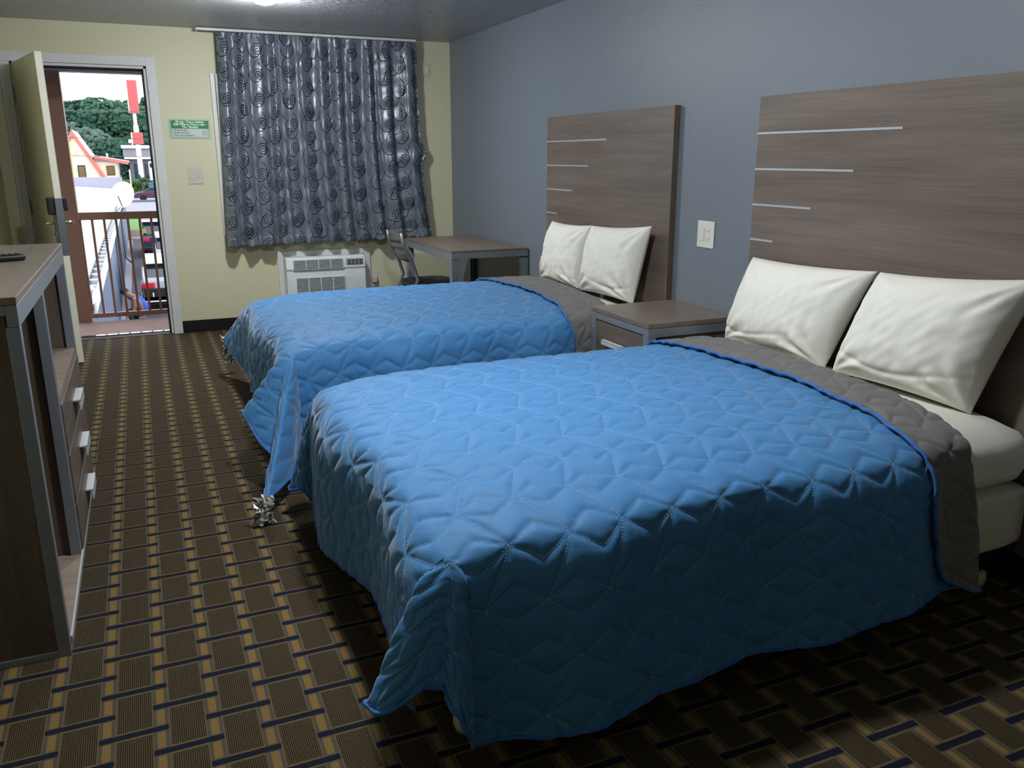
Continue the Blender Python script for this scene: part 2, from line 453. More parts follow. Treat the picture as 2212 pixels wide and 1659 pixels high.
# ---------------------------------------------------------------- light switches and plates
def switch(c, ax, label, mat='ivory', w2=.0585, h2=.069, rk='ivory'):
    e = empty('light_switch', c, label, 'light switch'); x, y, z = c
    def bx(a0, a1, d0, d1, z0, z1):
        return B(x + a0, x + a1, y - d1, y - d0, z + z0, z + z1) if ax == 'x' else B(x - d1, x - d0, y + a0, y + a1, z + z0, z + z1)
    s = 1 if ax == 'x' else -1
    part(bx(-w2, w2, .0005, .006, -h2, h2), 'cover_plate', mat, e, bevel=.003)
    a = sorted((s * -.040, s * -.008)); part(bx(a[0], a[1], .006, .010, -.033, .033), 'rocker', rk, e, bevel=.002)
    a = sorted((s * .008, s * .040)); part(bx(a[0], a[1], .006, .008, -.033, .033), 'outlet', rk, e, bevel=.001)
    for zz in (-.018, .018):
        for dd in (-.006, .006):
            c0 = s * .024 + dd
            part(bx(c0 - .0012, c0 + .0012, .008, .0085, zz - .004, zz + .004), 'slot', 'black', e)
switch((-2.2395, 0, 1.306), 'x', 'beige switch and outlet plate on the yellow wall under the green sign', 'ivory_dim', rk='ivory_dim')
switch((0, -3.908, 1.060), 'y', 'white switch and outlet plate on the blue grey wall between headboards', w2=.070)
e = empty('wall_plate', (-.225, 0, 2.2), 'small pale yellow cover plate high beside the curtain', 'wall plate')
part(B(-.258, -.190, -.006, 0, 2.146, 2.252), 'cover_plate', 'ivory_dim', e, bevel=.002)
part(B(-.236, -.212, -.008, -.006, 2.17, 2.23), 'socket', 'ivory', e, bevel=.001)

# green sign
sg = empty('wall_sign', (-2.25, 0, 1.67), 'green and white notice about turning lights off on yellow wall', 'sign')
MT['sign_pale'] = flat('pale green sign border', (.30, .47, .34), .4)
MT['sign_green'] = flat('sign green', (.010, .17, .045), .4)
MT['sign_white'] = flat('sign grey white', (.50, .56, .53), .4)
MT['sign_text'] = flat('sign text pale', (.62, .80, .66), .5)
MT['sign_text2'] = flat('sign text dark', (.10, .15, .12), .5)
part(B(-2.405, -2.094, -.004, -.0005, 1.597, 1.748), 'border', 'sign_pale', sg)
part(B(-2.391, -2.105, -.006, -.004, 1.675, 1.737), 'header', 'sign_green', sg)
part(B(-2.380, -2.122, -.0055, -.004, 1.610, 1.673), 'lower_panel', 'sign_white', sg)
def text(s, x, z, size, mat, parent, y=-.0065, al='CENTER', nm='lettering', bold=.0006, ext=.0003, rot=(PI / 2, 0, 0), sx=1):
    c = bpy.data.curves.new(nm, 'FONT'); c.body = s; c.size = size; c.align_x = al; c.extrude = ext; c.offset = bold
    c.materials.append(MT[mat]); o = bpy.data.objects.new(nm, c); COL.objects.link(o)
    bpy.context.view_layer.update(); me = bpy.data.meshes.new_from_object(o); bpy.data.objects.remove(o); bpy.data.curves.remove(c)
    me.transform(Matrix.Translation((x, y, z)) @ Matrix.Rotation(PI / 2, 4, 'X') @ Matrix.Diagonal((sx, 1, 1, 1)))
    o = bpy.data.objects.new(nm, me); COL.objects.link(o); o.parent = parent; o.matrix_parent_inverse = Matrix.Translation(-wl(parent))
    return o
for s_, z_ in (('Please Turn Lights', 1.7190), ('Off When You Leave', 1.6995), ('The Room', 1.6800)):
    text(s_, -2.248, z_, .0225, 'sign_text', sg, sx=1.28, bold=.0010)
for s_, z_ in (('Protect the', 1.6560), ('Environment', 1.6370), ('For our Children', 1.6160)):
    text(s_, -2.370, z_, .0185, 'sign_text2', sg, al='LEFT', sx=1.18)
m = MB()
for k in range(3):
    a = k * 2 * PI / 3 + .5; cx, cz = -2.143, 1.641
    m.tube([(cx + .012 * math.cos(a + q), -.0068, cz + .015 * math.sin(a + q)) for q in (0, .4, .8, 1.2, 1.5)], [.0028, .0026, .0024, .0028, .0008], 6)
part(m, 'recycling_mark', 'sign_text2', sg)

# ---------------------------------------------------------------- curtain
rod = empty('curtain_rail', (-1.25, -.1, 2.42), 'thin white curtain rail along the top of the yellow wall', 'curtain rail')
part(B(-2.142, -.351, -.125, -.085, 2.412, 2.433), 'rail', 'white_trim', rod, bevel=.004)
for xb_ in (-2.142, -1.30, -.371): part(B(xb_, xb_ + .02, -.10, -.001, 2.414, 2.430), 'bracket', 'white_trim', rod)
cu = empty('curtain', (-1.17, -.12, .72), 'shiny grey blue curtain with black swirls covering the window', 'curtain')
nu, nv = 420, 150
uu = np.linspace(0, 1, nu)[:, None]; vv = np.linspace(0, 1, nv)[None, :]     # v from top to bottom
zt = 2.412; zb = .722 + .028 * uu
ph = uu * 2 * PI
rs = np.random.RandomState(3)
amp = .020 + .020 * vv
fold = np.zeros((nu, nv)) + 0 * ph
wob = .0
freqs = [(11.0, 1.0), (17.0, .40), (5.0, .5), (27.0, .08)]
for fq, aa in freqs:
    p0 = rs.rand() * 6.28; p1 = rs.rand() * 6.28
    fold = fold + aa * np.sin(fq * (ph + .10 * np.sin(2 * ph + p1)) + p0 + .7 * np.sin(2.2 * vv * PI + p1) * .25)
fold = np.sign(fold) * np.abs(fold) ** .8
sway = 1.0 / (1 + np.exp(-(vv - .07) * 40))
yy = -.118 - .012 * vv + amp * fold * (.35 + .65 * sway)
xl = -1.995 - .06 * vv ** 1.2; xr = -.345 + .012 * vv
bump_r = .045 * np.exp(-((vv - .55) / .035) ** 2)
xr = xr + .085 * vv ** 3
xx = xl + (xr - xl) * uu
xx = xx + .010 * np.cos(13 * ph + 1.2) * vv + bump_r * uu ** 14
# centre overlap of the two panels
mid = np.exp(-((uu - .40) / .012) ** 2)
yy = yy - .018 * mid * (1 - .3 * vv) + .004 * np.sin(60 * vv + 8 * uu)
yy = yy + .006 * np.sin(9 * vv * PI + 20 * uu) * np.exp(-((uu - .4) / .05) ** 2)
zz = zt + (zb - zt) * vv + .006 * np.sin(31 * ph + 2) * vv ** 8 + .004 * np.sin(47 * ph) * (1 - vv) ** 12
# hem
hemz = np.abs(zz - (zb + .075)) < .006
yy = yy + np.where(hemz, .004, 0) - np.where(zz < zb + .075, .004, 0)
P = np.stack([xx + 0 * yy, yy, zz + 0 * yy], -1)
o = MB().grid(P).build('curtain_cloth', ['curtain', 'lining'], cu, smooth=True, fix=False)
me = o.data
d = np.sqrt(np.diff(P[:, 75, 0]) ** 2 + np.diff(P[:, 75, 1]) ** 2); arc = np.concatenate([[0], np.cumsum(d)])
uvl = me.uv_layers.new(name='UVMap')
vi = np.empty(len(me.loops), dtype=np.int32); me.loops.foreach_get('vertex_index', vi)
U = arc[vi // nv]; V = (vi % nv) / (nv - 1) * 1.69
uvl.data.foreach_set('uv', np.stack([U, -V], -1).astype(np.float32).ravel())
sm = o.modifiers.new('thick', 'SOLIDIFY'); sm.thickness = .0025; sm.offset = 1
li = MB()
li.grid(np.stack([np.linspace(-2.025, -.36, 60)[:, None] + 0 * np.linspace(0, 1, 20)[None], -.052 + .006 * np.sin(np.linspace(0, 70, 60))[:, None] + 0 * np.linspace(0, 1, 20)[None], 2.10 - 1.34 * np.linspace(0, 1, 20)[None] + 0 * np.linspace(0, 1, 60)[:, None]], -1))
lo = li.build('curtain_lining', 'lining', cu, smooth=True); lo.modifiers.new('t', 'SOLIDIFY').thickness = .002

# ---------------------------------------------------------------- air conditioner
ac = empty('air_conditioner', (-1.24, 0, .15), 'off white through wall air conditioner under the curtain', 'air conditioner')
part(MB().box(-1.634, -1.588, -.02, -.0005, .14, .656).box(-.868, -.812, -.02, -.0005, .14, .656).box(-1.588, -.868, -.02, -.0005, .605, .656), 'surround', 'white_trim', ac, bevel=.003)
xa0, xa1 = -1.588, -.895
prof = [(-.001, .20), (-.15, .20), (-.165, .24), (-.165, .44), (-.158, .495), (-.170, .512), (-.150, .600), (-.135, .612), (-.001, .612)]
part(MB().prism([(y, z) for y, z in prof], xa0, xa1, 'x'), 'housing', 'ac', ac, bevel=.006)
def louvres(x0, x1, z0, z1, n, cols, y, nm, slope=0):
    e_ = part(B(x0, x1, y + .0, y + .004, z0, z1), nm, 'ac_dark', ac)
    m = MB()
    for i in range(n + 1):
        z = z0 + (z1 - z0) * i / n
        m.box(x0, x1, y - .007, y + .002, z - .0022, z + .0022)
    for i in range(cols + 1):
        x = x0 + (x1 - x0) * i / cols
        m.box(x - .0028, x + .0028, y - .008, y + .002, z0, z1)
    part(m, 'louvre', 'ac', e_)
louvres(-1.528, -1.098, .508, .588, 7, 4, -.172, 'supply_grille')
louvres(-1.512, -1.085, .300, .432, 11, 4, -.169, 'intake_grille')
m = MB()
for i in range(14): m.box(-1.075, -.91, -.1665, -.164, .21 + i * .016, .216 + i * .016)
part(m, 'ribbing', 'ac', ac)
cp = part(B(-1.066, -.915, -.173, -.16, .530, .584), 'control_panel', 'ac_panel', ac, bevel=.003)
for r_ in range(2):
    for c_ in range(4): part(B(-1.050 + c_ * .034, -1.030 + c_ * .034, -.1755, -.172, .540 + r_ * .022, .550 + r_ * .022), 'button', 'ac_dark', cp)

# ---------------------------------------------------------------- desk
dk = empty('desk', (-.32, -1.12, 0), 'grey brown topped desk with grey metal frame in the corner', 'desk')
dx0, dx1, dy0, dy1, dz = -.630, -.012, -1.72, -.56, .785
part(B(dx0, dx1, dy0, dy1, dz - .022, dz), 'desk_top', 'top_wood', dk, bevel=.002)
m = MB()
m.box(dx0, dx1, dy0 - .004, dy0 + .03, dz - .062, dz - .0225)
m.box(dx0 - .002, dx0 + .028, dy0, dy1, dz - .072, dz - .0225).box(dx1 - .03, dx1, dy0, dy1, dz - .062, dz - .0225).box(dx0, dx1, dy1 - .03, dy1, dz - .062, dz - .0225)
part(m, 'frame', 'frame_metal', dk, bevel=.002)
for (x, y) in ((dx0, dy0), (dx1 - .05, dy0), (dx0, dy1 - .05), (dx1 - .05, dy1 - .05)):
    part(B(x - .001, x + .051, y - .001, y + .051, 0, dz - .0725), 'leg', 'frame_metal', dk, bevel=.002)
part(B(dx1 - .012, dx1 - .002, dy0 + .05, dy1 - .05, .06, dz - .0625), 'end_panel', 'fridge', dk)

# chair (faces the desk side, back to the left)
ch = empty('chair', (-.62, -1.05, 0), 'metal chair with black seat and grey slatted back by the desk', 'chair')
cy0, cy1 = -1.25, -.84
pr = [(-.83, 0), (-.80, .25), (-.785, .42), (-.745, .52), (-.78, .64), (-.85, .78), (-.868, .885)]
for yb in (cy0, cy1):
    part(MB().tube([(a, yb + (.012 if b > .6 and yb == cy0 else 0), b) for a, b in pr], .0135, 12), 'back_post', 'chair_metal', ch, smooth=True)
for yb in (cy0 + .02, cy1 - .02):
    part(MB().tube([(-.42, yb, .44), (-.39, yb, 0)], .0125, 12), 'leg', 'chair_metal', ch, smooth=True)
for z0, z1 in ((.815, .885), (.755, .795), (.655, .735)):
    def xb(z):
        for (a, b), (c, d_) in zip(pr, pr[1:]):
            if b <= z <= d_: return a + (c - a) * (z - b) / (d_ - b)
        return pr[-1][0]
    g = np.zeros((17, 5, 3))
    for i, q in enumerate(np.linspace(0, 1, 17)):
        for j, z in enumerate(np.linspace(z0, z1, 5)):
            g[i, j] = (xb(z) - .028 * math.sin(q * PI), cy0 + (cy1 - cy0) * q, z)
    so = MB().grid(g).build('back_slat', 'chair_metal', ch, smooth=True); so.modifiers.new('t', 'SOLIDIFY').thickness = .006
part(MB().box(-.79, -.40, cy0 + .005, cy0 + .025, .425, .445).box(-.79, -.40, cy1 - .025, cy1 - .005, .425, .445).box(-.79, -.77, cy0, cy1, .425, .445).box(-.42, -.40, cy0, cy1, .425, .445), 'seat_frame', 'chair_metal', ch, bevel=.004)
g = []
m = MB(); n = 36; prf = [(.0, .0), (.80, .0), (.97, .008), (1.0, .022), (.96, .038), (.80, .047), (.5, .052), (.02, .054)]
def sq(k):
    a = k * 2 * PI / n; c, s = math.cos(a), math.sin(a); r = (abs(c) ** 4 + abs(s) ** 4) ** -.25
    return r * c * .215, r * s * .215
vs = [(-.585 + sq(k)[0] * r, (cy0 + cy1) / 2 + sq(k)[1] * r, .446 + z) for r, z in prf for k in range(n)]
m.add(vs, [(i * n + k, i * n + (k + 1) % n, (i + 1) * n + (k + 1) % n, (i + 1) * n + k) for i in range(len(prf) - 1) for k in range(n)])
part(m, 'seat', 'seat', ch, smooth=True)
# plug adapter at the wall between the chair posts
pg = empty('plug_adapter', (-.78, 0, .33), 'beige plug on the outlet behind the chair', 'plug')
part(B(-.81, -.745, -.006, -.0005, .30, .42), 'cover_plate', 'ivory_dim', pg, bevel=.002)
part(B(-.800, -.76, -.045, -.006, .34, .40), 'plug_body', 'ivory_dim', pg, bevel=.006)

# ---------------------------------------------------------------- nightstand
ns = empty('nightstand', (-.27, -3.92, 0), 'grey brown nightstand with grey frame between the two beds', 'nightstand')
nx0, ny0, ny1, nz = -.53, -4.212, -3.652, .68
part(B(nx0, -.005, ny0, ny1, nz - .024, nz), 'top', 'top_wood', ns, bevel=.002)
m = MB()
m.box(nx0 + .004, -.01, ny0 + .002, ny0 + .03, nz - .07, nz - .0245).box(nx0 + .004, nx0 + .03, ny0 + .002, ny1 - .002, nz - .062, nz - .0245)
m.box(nx0 + .004, -.01, ny1 - .03, ny1 - .002, nz - .07, nz - .0245)
for (x, y) in ((nx0 + .004, ny0 + .002), (nx0 + .004, ny1 - .047), (-.055, ny0 + .002), (-.055, ny1 - .047)):
    m.box(x - .001, x + .046, y - .001, y + .046, 0, nz - .0242)
m.box(nx0 + .004, nx0 + .03, ny0 + .002, ny1 - .002, .10, .14)
part(m, 'frame', 'frame_metal', ns, bevel=.002)
part(B(nx0 + .03, -.012, ny0 + .010, ny0 + .018, .12, nz - .071).box(nx0 + .05, -.012, ny1 - .018, ny1 - .01, .12, nz - .071).box(-.02, -.012, ny0 + .02, ny1 - .02, .12, nz - .071).box(nx0 + .03, -.02, ny0 + .02, ny1 - .02, .12, .135), 'carcass', 'side_wood', ns)
for z0, z1 in ((.395, .612), (.145, .385)):
    dw = part(B(nx0 + .008, nx0 + .028, ny0 + .051, ny1 - .051, z0, z1), 'drawer', 'drawer_wood', ns, bevel=.0015)
    zc = z1 - .095
    part(B(nx0 - .026, nx0 - .020, -4.005, -3.812, zc - .012, zc + .012).box(nx0 - .022, nx0 + .008, -4.000, -3.990, zc - .006, zc + .006).box(nx0 - .022, nx0 + .008, -3.827, -3.817, zc - .006, zc + .006).box(nx0 - .026, nx0 - .004, -4.005, -3.812, zc + .008, zc + .013), 'handle', 'handle', dw, bevel=.001)

# ---------------------------------------------------------------- dresser
ds = empty('dresser', (-3.26, -4.17, 0), 'tall brown dresser with grey frame along the left side', 'dresser')
X1, X0, Y0, Y1, ZT = -3.016, -3.52, -4.965, -3.385, 1.088
part(B(X0, X1, Y0, Y1, ZT - .022, ZT), 'top', 'top_wood', ds, bevel=.002)
m = MB()
m.box(X1 - .03, X1 - .001, Y0 + .001, Y1 - .001, ZT - .082, ZT - .0225)
m.box(X0, X1 - .03, Y0 + .001, Y0 + .03, ZT - .05, ZT - .0225).box(X0, X1 - .03, Y1 - .03, Y1 - .001, ZT - .05, ZT - .0225)
for y in (Y0 + .001, -4.345, Y1 - .036):
    w_ = .035 if y != -4.345 else .040
    m.box(X1 - .036, X1 - .0015, y + .0005, y + w_ - .0005, 0, ZT - .0825)
m.box(X0, X0 + .035, Y0 + .001, Y0 + .036, 0, ZT - .05).box(X0, X0 + .035, Y1 - .036, Y1 - .001, 0, ZT - .05)
m.box(X0 + .035, X1 - .036, Y0 + .001, Y0 + .03, 0, .022)
m.box(X1 - .02, X1 - .001, Y0 + .036, Y1 - .036, 0, .030)
part(m, 'frame', 'frame_metal', ds, bevel=.002)
part(B(X0 + .03, X1 - .037, Y0 + .010, Y0 + .022, .023, ZT - .051), 'side_panel', 'side_wood', ds)
part(B(X0 + .03, X1 - .037, Y1 - .022, Y1 - .010, .023, ZT - .051), 'side_panel', 'side_wood', ds)
part(B(X0 + .03, X1 - .037, -4.330, -4.316, .045, ZT - .083), 'divider', 'side_wood', ds)
part(B(X0, X0 + .012, Y0 + .036, Y1 - .036, .023, ZT - .051), 'back_panel', 'side_wood', ds)
part(B(X0 + .012, X1 - .002, Y0 + .023, -4.331, .030, .048), 'shelf', 'shelf_wood', ds)
part(B(X0 + .012, X1 - .004, -4.304, Y1 - .037, .612, .632), 'shelf', 'shelf_wood', ds)
part(B(X1 - .002, X1 + .003, Y0 + .036, Y1 - .002, .028, .046), 'edge_strip', 'handle', ds)
part(B(X1 - .033, X1 - .028, -4.4, -4.39, 0.03, .04), 'stop', 'frame_metal', ds)
for z0, z1 in ((.420, .606), (.232, .414), (.050, .226)):
    dw = part(B(X1 - .018, X1 + .004, -4.300, Y1 - .040, z0, z1), 'drawer', 'drawer_wood', ds, bevel=.0015)
    zc = z1 - .105
    part(B(X1 + .026, X1 + .032, -3.93, -3.73, zc - .022, zc + .020).box(X1 + .004, X1 + .032, -3.93, -3.73, zc + .014, zc + .0205), 'handle', 'handle', dw, bevel=.001)
rm = empty('tv_remote', (-3.14, -4.05, ZT), 'black remote control lying on the dresser top', 'remote control')
RM = Matrix.Translation((-3.165, -4.055, ZT + .001)) @ Matrix.Rotation(.35, 4, 'Z')
part(MB().box(-.105, .08, -.024, .024, 0, .022, RM), 'body', 'black', rm, bevel=.009, seg=3)
m = MB()
for i in range(8):
    for j in range(3): m.box(-.09 + i * .02, -.08 + i * .02, -.016 + j * .012, -.008 + j * .012, .022, .0245, RM)
part(m, 'keypad', 'rubber', rm)

# ---------------------------------------------------------------- beds
SA, SH = .152, .160
def seg_dist(px, py, a, b):
    ax, ay = a; bx, by = b; dx, dy = bx - ax, by - ay
    t = np.clip(((px - ax) * dx + (py - ay) * dy) / (dx * dx + dy * dy), 0, 1)
    return np.hypot(px - ax - t * dx, py - ay - t * dy)
K = .32
def cell_segments():
    s = []
    for (vx, vy) in ((0, 0), (SA / 2, SH), (0, 2 * SH)):
        for sg_ in (1, -1):
            s += [((vx, vy), (vx + SA / 2, vy + sg_ * K * SH)), ((vx + SA / 2, vy + sg_ * K * SH), (vx + SA, vy))]
    s += [((0, 0), (SA / 2, SH)), ((SA / 2, SH), (0, 2 * SH))]
    return s
CS = cell_segments()
def quilt_d(S, T):
    px = np.mod(S, SA); py = np.mod(T, 2 * SH); d = np.full(S.shape, 9.0)
    for a, b in CS:
        for k in (-1, 0, 1):
            d = np.minimum(d, seg_dist(px, py, (a[0] + k * SA, a[1]), (b[0] + k * SA, b[1])))
    return d
def sm_noise(S, T, seed, f):
    r = np.random.RandomState(seed); o = 0
    for i in range(7):
        a = r.rand() * 6.28; k = f * (.6 + 1.2 * r.rand())
        o = o + np.sin(k * (S * math.cos(a) + T * math.sin(a)) + r.rand() * 6.28) / 7
    return o

class Drape:
    """bed cover: sheet coordinates (s = distance from the headboard wall, t = distance from the bed's near side, growing away from the camera)"""
    def __init__(q, yn, w, xfoot, z, foot_over, side_over, corner_near, corner_far, foot_z, side_z, seed, tuck=False):
        q.tuck = tuck
        q.yn, q.w, q.xf, q.z = yn, w, xfoot, z
        q.fo, q.so = foot_over, side_over; q.cn, q.cf = corner_near, corner_far
        q.foot_z, q.side_z, q.seed = foot_z, side_z, seed
    def __call__(q, s, t):
        L = -q.xf
        u = np.maximum(s - L, 0); v1 = np.maximum(-t, 0); v2 = np.maximum(t - q.w, 0)
        bx = np.minimum(s, L); by = np.clip(t, 0, q.w)
        v = np.maximum(v1, v2); near = v1 > 0
        f = lambda r: 1 - np.exp(-r / .15)
        g = lambda r: (r - .64 * .12 * (1 - np.exp(-r / .12))) / (1 - .64 * .12)
        # plain sides
        ru, rv = u / q.fo, v / q.so
        fz = np.interp(t, *q.foot_z); szn = np.interp(s, *q.side_z)
        wav_s = 1 + .35 * np.sin(s * 7.3 + q.seed) + .15 * np.sin(s * 17 + 2 * q.seed)
        wav_f = 1 + .30 * np.sin(t * 6.1 + q.seed)
        of = .085; os_ = .075 * (np.interp(s, [.52, .8], [.25, 1.0]) if q.tuck else 1.0)
        X = -bx; Y = q.yn + by
        e1 = np.minimum(by, q.w - by); e2 = np.maximum(L - bx, 0); Z = q.z - .038 * np.exp(-e1 / .13) - .045 * np.exp(-e2 / .14)
        # polar corner
        rho = np.hypot(u, v); ph = np.degrees(np.arctan2(v, u + 1e-9))
        # distance to the hem along this direction (rounded rectangle corner)
        cph = np.cos(np.radians(ph)); sph = np.sin(np.radians(ph))
        rm_ = np.minimum(q.fo / np.maximum(cph, 1e-6), q.so / np.maximum(sph, 1e-6))
        rmax = rm_ * (1 - .16 * np.exp(-((ph - math.degrees(math.atan2(q.so, q.fo))) / 9.) ** 2))
        rr = rho / rm_
        edge_f = (v <= 0) & (u > 0); edge_s = (u <= 0) & (v > 0); cor = (u > 0) & (v > 0)
        ox = np.where(edge_f, of * wav_f * f(ru), 0.0)
        dz = np.where(edge_f, (Z - fz) * g(ru), 0.0)
        oy = np.where(edge_s, os_ * wav_s * f(rv), 0.0)
        dz = np.where(edge_s, (Z - szn) * g(rv), dz)
        for side, tab in ((near, q.cn), (~near, q.cf)):
            T = np.array(tab)       # ph, ox, oy, drop at the hem
            tt = q.yn * 0 + (0.0 if tab is q.cn else q.w)
            w0 = 1 + .30 * math.sin((0 if tab is q.cn else q.w) * 6.1 + q.seed); w1 = (1 + .35 * math.sin(L * 7.3 + q.seed) + .15 * math.sin(L * 17 + 2 * q.seed)) * .075
            T = T.copy(); T[0, 1:] = (of * w0, 0, q.z - .083 - np.interp(tt, *q.foot_z)); T[-1, 1:] = (0, w1, q.z - .083 - np.interp(L, *q.side_z))
            def ip(c):
                # smooth interpolation
                fine = np.linspace(0, 90, 181); y_ = np.interp(fine, T[:, 0], T[:, c])
                k = np.exp(-np.linspace(-2, 2, 15) ** 2); k /= k.sum()
                yp = np.concatenate([np.full(7, y_[0]), y_, np.full(7, y_[-1])]); ys = np.convolve(yp, k, 'valid')
                e_ = np.clip(np.minimum(fine, 90 - fine) / 6, 0, 1); ys = y_ * (1 - e_) + ys * e_
                return np.interp(ph, fine, ys)
            cx, cy, cd = ip(1), ip(2), ip(3)
            bx0 = of * w0 * cph ** 2; by0 = w1 * sph ** 2
            m_ = cor & side
            ox = np.where(m_, bx0 * f(rr) + (cx - bx0) * rr ** 1.25, ox)
            oy = np.where(m_, by0 * f(rr) + (cy - by0) * rr ** 1.25, oy)
            dz = np.where(m_, cd * g(rr), dz)
        X = X - ox; Y = Y + np.where(v1 > 0, -oy, oy); Z = Z - dz
        P = np.stack([X, Y, Z], -1)
        return P

def norms(P):
    a = np.gradient(P, axis=0); b = np.gradient(P, axis=1)
    n = np.cross(a, b); n /= (np.linalg.norm(n, axis=-1, keepdims=True) + 1e-9); return n

HT = [-.57, -.38, -.08, 0, .14, .34, .70, 1.10, 1.45]; HS = [.366, .385, .44, .43, .385, .335, .295, .26, .30]
def make_quilt(D, s0, s1e, flap_near, flap_far, res, label, seed):
    """s0: head crease; flap_*: x distance of the folded-back edge from the wall"""
    qe = empty('quilt', (D.xf / 2, D.yn + D.w / 2, D.z), label, 'quilt', 'blue quilts on the beds')
    smax = -D.xf + D.fo
    S = np.linspace(0, 1, int((smax - s0) / res)); Tt = np.arange(-D.so, D.w + D.so + res / 2, res)
    tt = Tt[None, :] + 0 * S[:, None]
    head = np.interp(tt, HT, HS) - (.07 if D.tuck else 0)
    ss = head + (smax - head) * S[:, None]
    # rounded hem corners
    rc = .14
    for sg_, t_e in ((-1, -D.so), (1, D.w + D.so)):
        du = ss - (smax - rc); dv = (t_e + rc - tt) if sg_ < 0 else (tt - (t_e - rc))
        m_ = (du > 0) & (dv > 0); r_ = np.hypot(du, dv); mx = np.maximum(du, dv); k = np.where(m_, mx / np.maximum(r_, 1e-6), 1)
        ss = np.where(m_, smax - rc + du * k, ss)
        tt = np.where(m_, (t_e + rc - dv * k) if sg_ < 0 else (t_e - rc + dv * k), tt)
    def puff(P, ss, tt, sign=1, off=0.0):
        d = quilt_d(ss, tt + .03)
        h = .0085 * (1 - np.exp(-d / .013)) + .0022 * sm_noise(ss, tt, seed, 14) + .0012 * sm_noise(ss, tt, seed + 5, 75)
        # tension puckers beside seams
        h = h + .0014 * sm_noise(ss, tt, seed + 9, 150) * np.exp(-d / .02)
        n = norms(P)
        return P + n * (sign * h + off)[..., None]
    P0 = D(ss, tt)
    n0 = norms(P0)
    sgn = 1 if n0[5, n0.shape[1] // 2, 2] > 0 else -1
    P = puff(P0, ss, tt, sgn, sgn * .004)
    P[..., 2] = np.maximum(P[..., 2], .022)
    o = MB().grid(P).build('top_layer', ['blue', 'grey_under'], qe, smooth=True, fix=False)
    if sgn < 0: o.data.flip_normals()
    so = o.modifiers.new('t', 'SOLIDIFY'); so.thickness = .006; so.offset = -1; so.material_offset = 1; so.material_offset_rim = 0
    # binding along the hem
    edge = [P[i, 0] for i in range(0, P.shape[0], 2)] + [P[-1, j] for j in range(0, P.shape[1], 2)] + [P[i, -1] for i in range(P.shape[0] - 1, -1, -2)]
    part(MB().tube([tuple(p) for p in edge], .0058, 6), 'hem_binding', 'binding', qe, smooth=True)
    # folded back flap: grey lining up
    F = np.linspace(0, 1, max(24, int(.3 / res)))
    t2 = np.arange(-D.so - .01, D.w + D.so * .96, res)[None, :] + 0 * F[:, None]
    hd_ = np.interp(t2, HT, HS) - (.07 if D.tuck else 0)
    fe = np.interp(t2, [-.58, -.555, -.51, -.42, -.25, -.08, 0, .18, .69, 1.34, 1.6], [.385, .44, .53, .60, .64, .66, .655, .605, .525, .565, .58]) + .006 * np.sin(t2 * 19)
    s2 = hd_ + (fe - hd_) * F[:, None]
    Q0 = D(s2, t2); nq = norms(Q0); sq_ = 1 if nq[5, nq.shape[1] // 2, 2] > 0 else -1
    lift = .022 * np.minimum(1, F / .08)[:, None] ** .5 + 0 * t2
    lift[0:1] = -.004
    Q = puff(Q0, s2 + .07, t2, sq_, 0) + nq * (sq_ * lift)[..., None]
    fo_ = MB().grid(Q).build('folded_flap', 'grey_under', qe, smooth=True, fix=False)
    if sq_ < 0: fo_.data.flip_normals()
    m2 = fo_.modifiers.new('t', 'SOLIDIFY'); m2.thickness = .008; m2.offset = -1
    tag(fo_, 'folded back head end of the quilt showing its grey lining')
    e2 = [tuple(p) for p in Q[::-1, 0][::-1]] + [tuple(Q[-1, j]) for j in range(0, Q.shape[1], 2)]
    part(MB().tube(e2, .0062, 6), 'flap_binding', 'binding', qe, smooth=True)
    # thread dashes
    m = MB(); smin = s0 + .3
    pts = []
    i0, i1 = int(smin / SA) - 1, int(smax / SA) + 2; j0, j1 = int(-D.so / (2 * SH)) - 2, int((D.w + D.so) / (2 * SH)) + 2
    step = .0085
    for i in range(i0, i1):
        for j in range(j0, j1):
            for a, b in CS[:8] + CS[12:]:
                ln = math.hypot(b[0] - a[0], b[1] - a[1]); n_ = int(ln / step)
                for k in range(n_):
                    f0, f1 = k / n_, (k + .55) / n_
                    pts.append((a[0] + (b[0] - a[0]) * f0 + i * SA, a[1] + (b[1] - a[1]) * f0 + j * 2 * SH, a[0] + (b[0] - a[0]) * f1 + i * SA, a[1] + (b[1] - a[1]) * f1 + j * 2 * SH))
    A = np.array(pts); A[:, 1] -= .03; A[:, 3] -= .03
    hh = np.interp(A[:, 1], [-D.so, 0, .25, .8, D.w], [.68, .68, .63, .55, .60])
    ok = (A[:, 0] > hh) & (A[:, 0] < smax - .02) & (A[:, 2] < smax - .02) & (A[:, 1] > -D.so + .02) & (A[:, 3] > -D.so + .02) & (A[:, 1] < D.w + .1)
    A = A[ok]
    def at(s_, t_):
        # height from the same displaced surface: puff is 0 on the seam
        e_ = .004; p = D(s_, t_); n = np.cross(D(s_ + e_, t_) - p, D(s_, t_ + e_) - p); n /= np.linalg.norm(n, axis=-1, keepdims=True) + 1e-9
        n = n * np.where(n[:, 2:3] * 1 + 1e-3 < 0, 1, 1) * (sgn)
        h = .004 + .0022 * sm_noise(s_, t_, seed, 14) + .0012 * sm_noise(s_, t_, seed + 5, 75) + .0014 * sm_noise(s_, t_, seed + 9, 150) + .0022
        return p + n * h[:, None], n
    a, na = at(A[:, 0], A[:, 1]); b, nb = at(A[:, 2], A[:, 3])
    dirv = b - a; w_ = np.cross(dirv, na); w_ /= np.linalg.norm(w_, axis=-1, keepdims=True) + 1e-9; w_ *= .0006
    V = np.stack([a - w_, a + w_, b + w_, b - w_, (a + b) / 2 + na * .001], 1).reshape(-1, 3)
